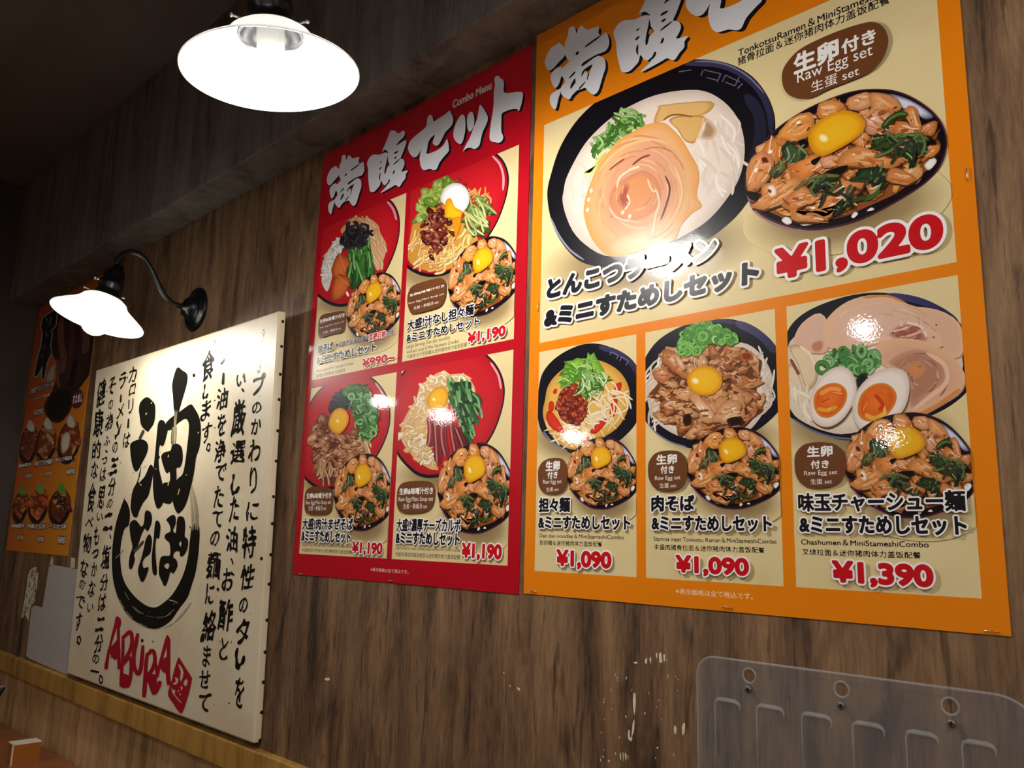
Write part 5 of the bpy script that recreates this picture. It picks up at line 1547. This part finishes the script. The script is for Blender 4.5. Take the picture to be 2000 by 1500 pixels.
for p in ([(1085, 745), (1105, 740), (1155, 835), (1120, 965), (1108, 900), (1118, 830)], [(1158, 970), (1188, 928), (1207, 962), (1190, 1022), (1155, 1002)], [(1038, 905), (1085, 930), (1060, 1000), (1008, 995), (1052, 960)], [(1000, 1080), (1040, 1075), (1035, 1120), (1012, 1130)],
          [(1120, 1020), (1140, 1040), (1130, 1080), (1118, 1060)], [(1075, 1090), (1090, 1070), (1085, 1110)], [(1100, 1130), (1118, 1120), (1110, 1150)]):
    a.fill(p, CRM, k=2)
a.line([(995, 1050), (1020, 1120), (1125, 1250)], 12, CRM)
a.build('red_lettering', sign, M_ink, 'red brush letters and diamond seal')
# ink specks
a = Art(sign_fn, .0003)
rng = random.Random(4)
for k in range(110):
    u, v = scatter(rng, [(200, 735), (532, 628), (486, 1440), (146, 1305)], 1)[0]
    s = rng.choice((.6, .8, 1.0, 1.4, 2.0)) * rng.uniform(.7, 1.2)
    a.blob(lump(rng, (u, v), s * .8, s * 1.3, rng.uniform(-1, 1), 7), mixc(INK, 'c8b080', rng.uniform(0, .6)), mixc(INK, 'd8c6a2', .5), .6)
for u, v in ((511, 1091), (310, 893), (379, 733), (426, 1151), (408, 1214), (278, 1251)):
    a.blob(ellip((u, v), 2.6, 3.6, 0, 8), INK, INK)
a.build('ink_specks', sign, M_ink)['kind'] = 'stuff'
# tacks down the side of the stretched canvas
for u, v in [(150 + x * .266667, 600 + y * .266667) for x, y in ((1508, 105), (1500, 287), (1490, 491), (1481, 676), (1471, 905), (1462, 1127), (1440, 1387))] + \
            [(130 + x * .333333, 980 + y * .333333) for x, y in ((1205, 128), (1200, 310), (1190, 482), (1177, 693), (1168, 880), (1155, 1057), (1150, 1233), (1146, 1396))]:
    q = ray(u, v)
    p = EYE + q * ((SXR - EYE.x) / q.x)
    fz = (p.z - SB) / (ST - SB)
    p.y = min(max(p.y, YB + (YT - YB) * fz + .004), YB + (YT - YB) * fz + .013)
    bm = bmesh.new()
    bmesh.ops.create_uvsphere(bm, u_segments=12, v_segments=8, radius=.0034)
    bmesh.ops.transform(bm, matrix=Matrix.Translation(p - sign.location) @ Matrix.Diagonal((.45, 1, 1, 1)), verts=bm.verts[:])
    obj('tack', mesh_from(bm, 'tack', True), M_black, sign)

# ------------------------------------------------------------------ LAMPS
def basis(n):
    z = Vector(n).normalized()
    x = Vector((1, 0, 0))
    x = (x - z * x.dot(z)).normalized()
    y = z.cross(x)
    return Matrix((x, y, z)).transposed().to_4x4()

def wall_lamp(base, centre, normal, arm, power, label, size=1.0):
    """gooseneck lamp: base is the point on the wall, centre the middle of the shade's rim"""
    root = empty('wall_lamp', base)
    tag(root, label, 'lamp', 'gooseneck wall lamps')
    b = Vector(base)
    Mx = Matrix.Translation(Vector(centre) - b) @ basis(normal)
    # round mounting plate
    bm = bmesh.new()
    lathe(bm, [(0, 0), (.054, 0), (.055, .004), (.053, .008), (.046, .009), (.043, .013), (.040, .014), (.037, .011), (.031, .012), (.028, .022), (.022, .030), (.013, .034), (.0075, .040), (0, .040)], 48, Matrix.Rotation(PI / 2, 4, 'X'))
    plate = obj('mounting_plate', mesh_from(bm, 'mounting_plate', True), M_black, root)
    for sx in (-1, 1):
        bm = bmesh.new()
        bmesh.ops.create_uvsphere(bm, u_segments=12, v_segments=8, radius=.0055, matrix=Matrix.Translation((sx * .02, -.027, -.012)))
        obj('fixing_nut', mesh_from(bm, 'fixing_nut', True), M_black, plate)
    bm = bmesh.new()
    tube(bm, spline([Vector(p) - b for p in arm], 6), .0066, 14)
    obj('arm', mesh_from(bm, 'arm', True), M_black, root)
    # black holder above the shade
    bm = bmesh.new()
    lathe(bm, [(0, .136), (.011, .136), (.013, .126), (.019, .122), (.022, .112), (.022, .098), (.0265, .093), (.027, .080), (.024, .075), (.025, .066), (.033, .057), (.038, .050), (.0385, .045), (.036, .045), (.036, .049), (.02, .058), (0, .060)], 40, Mx)
    hold = obj('lamp_holder', mesh_from(bm, 'lamp_holder', True), M_black, root)
    for k in range(3):
        bm = bmesh.new()
        an = 2 * PI * k / 3 + .5
        c_, s_ = math.cos(an), math.sin(an)
        tube(bm, [(c_ * .034, s_ * .034, .056), (c_ * .050, s_ * .050, .056)], .0016, 8)
        bmesh.ops.create_uvsphere(bm, u_segments=10, v_segments=6, radius=.003, matrix=Matrix.Translation((c_ * .050, s_ * .050, .056)))
        bmesh.ops.transform(bm, matrix=Mx, verts=bm.verts[:])
        obj('shade_screw', mesh_from(bm, 'shade_screw', True), M_steel, hold)
    bm = bmesh.new()
    tube(bm, [(0, -.024, .086), (0, -.036, .086)], .003, 8)
    bmesh.ops.create_uvsphere(bm, u_segments=10, v_segments=6, radius=.0048, matrix=Matrix.Translation((0, -.037, .086)))
    bmesh.ops.transform(bm, matrix=Mx, verts=bm.verts[:])
    obj('switch_knob', mesh_from(bm, 'switch_knob', True), M_steel, hold)
    # shade
    prof = [(.0365, .052), (.043, .0505), (.050, .0455), (.057, .0345), (.072, .0235), (.089, .0125), (.1035, .0026), (.1052, .0008), (.1052, -.0006), (.1040, -.0006),
            (.1020, .0008), (.0880, .0105), (.0708, .0212), (.0552, .0325), (.0485, .0430), (.0418, .0475), (.0360, .0490)]
    prof = [(a * size, b_) for a, b_ in prof]
    bm = bmesh.new()
    lathe(bm, prof, 72, Mx)
    obj('lamp_shade', mesh_from(bm, 'lamp_shade', True), M_glass, root)
    # bulb
    bm = bmesh.new()
    lathe(bm, [(0, .060), (.0165, .060), (.0165, .026), (.019, .020), (.0225, .0125), (0, .0125)], 36, Mx)
    bulb = obj('bulb_base', mesh_from(bm, 'bulb_base', True), M_socket, root)
    bm = bmesh.new()
    R0 = .0305
    lathe(bm, [(R0 * math.sin(t), -.009 - R0 * math.cos(t)) for t in [PI * k / 22 for k in range(0, 18)]], 32, Mx)
    obj('bulb', mesh_from(bm, 'bulb', True), emit('lit_bulb', LED, power), bulb)
    return root

far_c = (-1.951, -.227, .467 + H)
wall_lamp((-1.951, 0, .538 + H), far_c, (0, .25, 1),
          [(-1.951, y, z + H) for y, z in ((-.030, .538), (-.044, .538), (-.064, .541), (-.085, .556), (-.104, .583), (-.124, .614), (-.144, .635), (-.164, .641), (-.184, .634), (-.196, .617), (-.2015, .600))],
          LAMP_FAR, 'black gooseneck lamp with white shade on the wall above the painted sign', .96)
near_c = (-.859, -.423, .547 + H)
nn = Vector((-.006, -.101, 1)).normalized()
top = Vector(near_c) + nn * .13
wall_lamp((-.859, -.09, .885 + H), near_c, nn,
          [(-.859, -.12, .885 + H), (-.859, -.15, .886 + H), (-.859, -.20, .895 + H), (-.859, -.26, .925 + H), (-.859, -.33, .945 + H), (-.859, -.40, .925 + H), (-.859, -.438, .86 + H), (-.8595, -.440, .78 + H), tuple(top)],
          LAMP_NEAR, 'large lit white lamp shade hanging before the top of the red poster')

wall_lamp((.233, -.09, .885 + H), (.233, -.423, .547 + H), nn,
          [(.233, -.12, .885 + H), (.233, -.15, .886 + H), (.233, -.20, .895 + H), (.233, -.26, .925 + H), (.233, -.33, .945 + H), (.233, -.40, .925 + H), (.233, -.438, .86 + H), (.233, -.440, .78 + H), (.233, top.y, top.z)],
          LAMP_NEAR * .4, 'lit gooseneck lamp beyond the right edge of the orange poster')

def pendant(p, label, power=PENDANT):
    root = empty('pendant_lamp', (p[0], p[1], ZC))
    tag(root, label, 'lamp', 'small pendant lamps over the other tables')
    dz = p[2] - ZC
    bm = bmesh.new()
    tube(bm, [(0, 0, 0), (0, 0, dz + .07)], .0025, 8)
    obj('cord', mesh_from(bm, 'cord', True), M_black, root)
    bm = bmesh.new()
    lathe(bm, [(0, .09), (.012, .09), (.016, .07), (.022, .05), (.05, .02), (.062, -.002), (.060, -.002), (.048, .018), (.02, .046), (0, .05)], 32, Matrix.Translation((0, 0, dz)))
    obj('lamp_shade', mesh_from(bm, 'lamp_shade', True), M_black, root)
    bm = bmesh.new()
    bmesh.ops.create_uvsphere(bm, u_segments=20, v_segments=14, radius=.024, matrix=Matrix.Translation((0, 0, dz)))
    obj('bulb', mesh_from(bm, 'bulb', True), emit('pendant_bulb', LED, power), root)
def mirrored(u, v, y):
    """where a lamp must hang for the glossy posters to show it at this spot"""
    q = ray(u, v)
    t = (-y - EYE.y) / q.y
    p = EYE + q * t
    return (p.x, y, p.z)
def fill_light(x, y, label):  # unseen glowing panel added on the ceiling to brighten the poster tops
    root = tag(empty('fill_light', (x, y, ZC)), label, 'lamp', 'added flat fill lights')
    bm = bmesh.new()
    box_bm(bm, -.62, .62, -.17, .17, -.045, 0, .006)
    obj('housing', mesh_from(bm, 'housing'), M_socket, root)
    bm = bmesh.new()
    box_bm(bm, -.6, .6, -.15, .15, -.05, -.0455)
    obj('fill_panel', mesh_from(bm, 'fill_panel'), emit('fill_emission', (.97, .98, 1.0), FILL_LIGHT), root)
fill_light(.85, -1.7, 'added flat white fill panel nearer the menu wall, unseen behind the camera')
fill_light(.85, -3.1, 'added flat white fill panel farther from the menu wall, unseen behind the camera')
pendant(mirrored(1690, 640, -1.50), 'black cone pendant lamp nearest the right end of the room')
pendant(mirrored(1737, 850, -2.6), 'black cone pendant lamp deepest in the room behind the camera', PENDANT * .6)
pendant(mirrored(1124, 849, -1.55), 'black cone pendant lamp opposite the red poster')
pendant(mirrored(867, 808, -1.40), 'black cone pendant lamp opposite the painted sign')
pendant(mirrored(747, 781, -1.15), 'black cone pendant lamp nearest the far end wall')

# ------------------------------------------------------------------ PAPER SHEETS left of the sign
M_paper = solid('grey_translucent_paper', 'b6b0aa', .45)
def sheet(name, pts, y0, y1, label):
    p0 = Vector(((pts[0][0] + pts[2][0]) / 2, 0, min(p[1] for p in pts)))
    bm = bmesh.new()
    fr = [bm.verts.new((x - p0.x, y1, z - p0.z)) for x, z in pts]
    bk = [bm.verts.new((x - p0.x, y0, z - p0.z)) for x, z in pts]
    bm.faces.new(fr)
    bm.faces.new(bk[::-1])
    for k in range(len(pts)):
        j = (k + 1) % len(pts)
        bm.faces.new((fr[k], bk[k], bk[j], fr[j]))
    return tag(obj(name, mesh_from(bm, name), M_paper, None, p0), label, 'paper')
Z5 = (0, 1050, .3)
def q5(*pts):
    return [wxz(Z5, p) for p in pts]
sheet('paper_sheet', q5((318, 185), (345, 178), (500, 206), (500, 300), (480, 520), (440, 520), (272, 470), (276, 440)), -.0002, -.0009, 'grey paper strip on the wall, the upper of two beside the painted sign')
sheet('paper_sheet', q5((205, 455), (225, 442), (330, 468), (480, 520), (470, 700), (440, 890), (410, 884), (200, 792), (170, 770)), -.001, -.0018, 'larger grey paper sheet on the wall, the lower of two beside the painted sign')

# ------------------------------------------------------------------ torn patches and chips in the wall finish
a = Art(wall_fn, .0003).z(*Z5)
CH = 'cfc9a8'
rng = random.Random(9)
for p in ([(215, 195), (236, 190), (230, 215), (246, 235), (240, 290), (236, 335), (222, 380), (220, 420), (196, 450), (190, 475), (182, 545), (160, 500), (135, 532), (150, 440), (165, 350), (168, 330), (178, 250), (192, 212)], [(320, 175), (334, 122), (342, 138), (340, 180)], [(453, 195), (460, 128), (486, 133), (482, 200), (468, 196)]):
    a.fill(p, CH, smooth=False)
for q in scatter(rng, [(215, 195), (240, 235), (230, 380), (190, 475), (150, 500), (165, 350), (190, 212)], 44):
    a.fill(lump(rng, q, rng.uniform(2, 5), rng.uniform(6, 20), rng.uniform(-.1, .25), 7, .5), rng.choice(('7a6a50', '8f8263', '62523c')), smooth=False)
a.z(560, 1120, .4)
for p in ([(1688, 585), (1698, 590), (1700, 640), (1694, 690), (1688, 660)], [(1690, 715), (1696, 720), (1692, 770), (1680, 800), (1682, 760)], [(1662, 765), (1672, 770), (1672, 800), (1684, 800), (1680, 820), (1662, 812)],
          [(1815, 390), (1826, 388), (1830, 432), (1816, 436)], [(1798, 390), (1806, 388), (1804, 420)], [(1744, 430), (1756, 410), (1754, 440)], [(1768, 418), (1776, 410), (1774, 440)], [(1836, 402), (1844, 400), (1840, 436)], [(1688, 436), (1702, 430), (1708, 442)],
          [(1888, 740), (1900, 750), (1898, 780), (1890, 780)], [(1926, 745), (1940, 735), (1938, 780), (1928, 795)], [(1622, 890), (1628, 870), (1630, 915)], [(1636, 870), (1642, 880), (1640, 920)], [(1648, 880), (1656, 890), (1652, 918)], [(1536, 895), (1544, 892), (1546, 900)],
          [(1564, 915), (1574, 912), (1572, 926)], [(1052, 484), (1060, 482), (1060, 490)], [(1084, 546), (1090, 546), (1090, 556)], [(1122, 556), (1136, 562), (1132, 572), (1124, 566)], [(184, 512), (204, 510), (202, 522), (188, 522)], [(1742, 680), (1748, 678), (1748, 692)], [(1610, 520), (1614, 520), (1614, 526)],
          [(1580, 662), (1584, 660), (1584, 668)], [(1802, 850), (1812, 850), (1808, 858)], [(1660, 890), (1664, 890), (1664, 915)]):
    a.fill(ragged(rng, p, .18, 2), 'd8d0b4', smooth=False)
for q in scatter(rng, [(1560, 380), (1900, 380), (1950, 900), (1520, 940)], 26):
    a.fill(lump(rng, q, rng.uniform(1, 3), rng.uniform(2, 9), rng.uniform(-.2, .2), 6, .4), 'd8d0b4', smooth=False)
a.build('chipped_patch', wall, M_canvas)

# ------------------------------------------------------------------ CLEAR PLASTIC SHEET low on the wall
def acrylic():
    m, nt, b = new_mat('clear_frosted_plastic')
    b.inputs['Base Color'].default_value = (.55, .54, .53, 1)
    b.inputs['Roughness'].default_value = .22
    tr = N(nt, 'ShaderNodeBsdfTransparent')
    tr.inputs['Color'].default_value = (.93, .93, .93, 1)
    mx = N(nt, 'ShaderNodeMixShader')
    mx.inputs[0].default_value = .09
    nt.links.new(tr.outputs[0], mx.inputs[1])
    nt.links.new(b.outputs[0], mx.inputs[2])
    nt.links.new(mx.outputs[0], nt.nodes['Material Output'].inputs['Surface'])
    e = m.copy()
    e.name = 'plastic_edge_highlight'  # lighter copy of the plastic, with the edge highlights put into its colour
    for n in e.node_tree.nodes:
        if n.type == 'MIX_SHADER':
            n.inputs[0].default_value = .17
        if n.type == 'BSDF_PRINCIPLED':
            n.inputs['Base Color'].default_value = (.8, .79, .77, 1)
    return m, e
M_acr, M_acre = acrylic()
M_screw = solid('dull_screw', '7a766c', .45, .8)
ZA = (1340, 1200, .33)
AX0, AX1, AZ1, AZ0 = -.5375, -.196, -.1235 + H, -.386 + H
acr = empty('plastic_sheet', ((AX0 + AX1) / 2, 0, AZ0))
tag(acr, 'clear frosted plastic sheet screwed to the wall under the orange poster', 'plastic sheet')
def rrect(x0, x1, z0, z1, rl, rr, rb=.012, n=8):
    o = []
    for cx, cz, r_, t0 in ((x1 - rr, z1 - rr, rr, 0), (x0 + rl, z1 - rl, rl, PI / 2), (x0 + rb, z0 + rb, rb, PI), (x1 - rb, z0 + rb, rb, 1.5 * PI)):
        for k in range(n + 1):
            t = t0 + PI / 2 * k / n
            o.append((cx + r_ * math.cos(t), cz + r_ * math.sin(t)))
    return o
holes = [wxz(ZA, p) for p in ((386, 360), (931, 440), (1572, 540))]
screws = [wxz(ZA, p) for p in ((381, 442), (930, 538), (1582, 643))]
out = rrect(AX0, AX1, AZ0, AZ1, .022, .036)
cu = bpy.data.curves.new('sheet_outline', 'CURVE')
cu.dimensions = '2D'
cu.fill_mode = 'BOTH'
cu.extrude = .0014
def poly(pts):
    s = cu.splines.new('POLY')
    s.points.add(len(pts) - 1)
    for pnt, q in zip(s.points, pts):
        pnt.co = (q[0], q[1], 0, 1)
    s.use_cyclic_u = True
poly([(x - acr.location.x, z - acr.location.z) for x, z in out])
HR = .0075
for x, z in holes:
    poly([(x - acr.location.x + HR * math.cos(2 * PI * k / 28), z - acr.location.z + HR * math.sin(2 * PI * k / 28)) for k in range(28)])
tmp = bpy.data.objects.new('tmp', cu)
me = bpy.data.meshes.new_from_object(tmp)
bpy.data.objects.remove(tmp)
me.transform(Matrix.Translation((0, -.0055, 0)) @ Matrix.Rotation(PI / 2, 4, 'X'))
me.name = 'panel'
obj('panel', me, M_acr, acr)
L_ = acr.location
bm = bmesh.new()
tube(bm, [Vector((x, -.0055, z)) - Vector((L_.x, 0, L_.z)) for x, z in out], .0013, 8, True)
obj('edge_highlight', mesh_from(bm, 'edge_highlight', True), M_acre, acr)  # lighter tube drawn as the highlight along the sheet's edge
for x, z in holes:
    bm = bmesh.new()
    tube(bm, [(x - L_.x + HR * math.cos(2 * PI * k / 28), -.0062, z - L_.z + HR * math.sin(2 * PI * k / 28)) for k in range(28)], .0012, 8, True)
    obj('hole_rim', mesh_from(bm, 'hole_rim', True), M_acre, acr)
for x, z in screws:
    bm = bmesh.new()
    lathe(bm, [(0, .0079), (.0022, .0079), (.0036, .0075), (.0038, .0070), (.0022, .0068), (.0022, 0.0002), (0, 0.0002)], 20, Matrix.Translation((x - L_.x, 0, z - L_.z)) @ Matrix.Rotation(PI / 2, 4, 'X'))
    sc = obj('screw', mesh_from(bm, 'screw', True), M_screw, acr)
    bm = bmesh.new()
    for rx in (0, PI / 2):
        b0 = bmesh.new()
        q = Matrix.Translation((x - L_.x, -.0080, z - L_.z)) @ Matrix.Rotation(rx, 4, 'Y') @ Matrix.Diagonal((.0044, .0003, .0009, 1))
        bmesh.ops.create_cube(bm, size=1, matrix=q)
        b0.free()
    obj('screw_slot', mesh_from(bm, 'screw_slot'), M_black, sc)
for (p, q) in (((185, 490), (330, 520)), ((430, 525), (590, 562)), ((695, 573), (872, 612)), ((995, 624), (1182, 668)), ((1310, 680), (1500, 716)), ((1640, 735), (1840, 775))):
    x0_, z0_ = wxz(ZA, p)
    x1_, z1_ = wxz(ZA, q)
    zt = (z0_ + z1_) / 2
    pts = [(x0_, zt - .15), (x0_, zt - .05), (x0_, zt - .006), (x0_ + .0018, zt - .0015), (x0_ + .006, zt), (x1_ - .006, zt), (x1_ - .0018, zt - .0015), (x1_, zt - .004), (x1_, zt - .010)]
    bm = bmesh.new()
    rd = [.0002, .0004, .0009, .0016, .0024, .0024, .0020, .0012, .0003]
    tube(bm, [Vector((x - L_.x, -.0070, z - L_.z)) for x, z in pts], rd, 10)
    obj('moulded_ridge', mesh_from(bm, 'moulded_ridge', True), M_acre, acr)

# ------------------------------------------------------------------ STAPLES
def staple(u, v, horizontal, label, tilt=0.0, mat=M_steel, dep=.0024):
    p = on_wall(u, v, -.0024)
    root = tag(empty('staple', (p.x, 0, p.z)), label, 'staple', 'staples in the posters')
    w = .0062
    pts = [(-w, 0, 0), (-w, -dep, 0), (-w * .9, -dep - .0006, 0), (w * .9, -dep - .0006, 0), (w, -dep, 0), (w, 0, 0)]
    bm = bmesh.new()
    tube(bm, pts, .0005, 8)
    bmesh.ops.transform(bm, matrix=Matrix.Rotation(tilt + (0 if horizontal else PI / 2), 4, 'Y'), verts=bm.verts[:])
    obj('wire', mesh_from(bm, 'wire', True), mat, root)
staple(1889, 341, False, 'upright staple in the right border of the orange poster')
staple(1420, 1186, True, 'staple in the bottom border of the orange poster under its tax note')
staple(1936, 1233, True, 'staple at the bottom right corner of the orange poster')
staple(1041, 1154, True, 'staple at the bottom left corner of the orange poster', .1)
staple(1051, 600, False, 'upright staple in the left border of the orange poster')
staple(764, 1134, True, 'staple in the bottom border of the red poster near its middle')
staple(586, 1121, True, 'staple at the bottom left corner of the red poster')

# ------------------------------------------------------------------ TABLE, BOX AND CHAIR at the far left
M_table = wood_wall('table_top_wood', '6a3c20', '8a5230', 'a0643c', rough=.35, stain=.2)
M_box = solid('orange_wood', '9a5a1e', .45)
M_lit_edge = solid('lit_edge_colour', 'e0d0c0', .5)  # light catching the box edges, put into the colour
TZ = -.603 + H
tb = tag(empty('restaurant_table', (-2.78, -.33, 0)), 'brown wooden table against the wall in the bottom left corner', 'table')
bm = bmesh.new()
box_bm(bm, -.47, .47, -.29, .327, TZ - .03, TZ, .003)
obj('tabletop', mesh_from(bm, 'tabletop'), M_table, tb)
bm = bmesh.new()
lathe(bm, [(0, 0), (.22, 0), (.22, .012), (.05, .03), (.035, .05), (.035, TZ - .05), (.12, TZ - .03), (0, TZ - .03)], 32)
obj('leg', mesh_from(bm, 'leg', True), M_black, tb)
q = ray(22, 1497)
pb = EYE + q * ((TZ - EYE.z) / q.z)
q2 = ray(82, 1438)
pf = EYE + q2 * ((pb.x - EYE.x) / q2.x)
q3 = ray(33, 1453)
pt_ = EYE + q3 * ((pb.x - EYE.x) / q3.x)
bh = pt_.z - TZ
bx = tag(empty('wooden_box', (pb.x - .02, (pb.y + pf.y) / 2, TZ)), 'small orange wooden box with lit edges painted pale on the corner table', 'box')
dy = abs(pf.y - pb.y) / 2
bm = bmesh.new()
box_bm(bm, -.02, .02, -dy, dy, 0, bh - .003)
obj('body', mesh_from(bm, 'body'), M_box, bx)
bm = bmesh.new()
box_bm(bm, -.021, .0205, -dy - .0015, dy, bh - .003, bh)
box_bm(bm, .014, .0205, -dy - .0025, -dy, 0, bh)
obj('lit_edging', mesh_from(bm, 'lit_edging'), M_lit_edge, bx)

ch_ = tag(empty('dining_chair', (-1.80, -.62, 0)), 'black chair of which only a back corner shows at the bottom left edge', 'chair')
bm = bmesh.new()
box_bm(bm, -.2, .18, -.2, .2, .43, .46, .012)
obj('seat', mesh_from(bm, 'seat'), M_black, ch_)
for sy in (-1, 1):
    bm = bmesh.new()
    tube(bm, [(.17, sy * .19, 0), (.165, sy * .19, .44), (.185, sy * .19, H - .275)], .012, 10)
    obj('leg', mesh_from(bm, 'leg', True), M_black, ch_)
    bm = bmesh.new()
    tube(bm, [(-.18, sy * .18, 0), (-.17, sy * .18, .44)], .012, 10)
    obj('leg', mesh_from(bm, 'leg', True), M_black, ch_)
for z0_, z1_ in ((H - .325, H - .262), (H - .40, H - .352)):
    bm = bmesh.new()
    box_bm(bm, .172, .190, -.22, .214, z0_, z1_, .007)
    for v in bm.verts:
        if v.co.y > .1:
            v.co.y -= .035 * (z1_ - v.co.z) / (z1_ - z0_)
    obj('back_rail', mesh_from(bm, 'back_rail'), M_black, ch_)
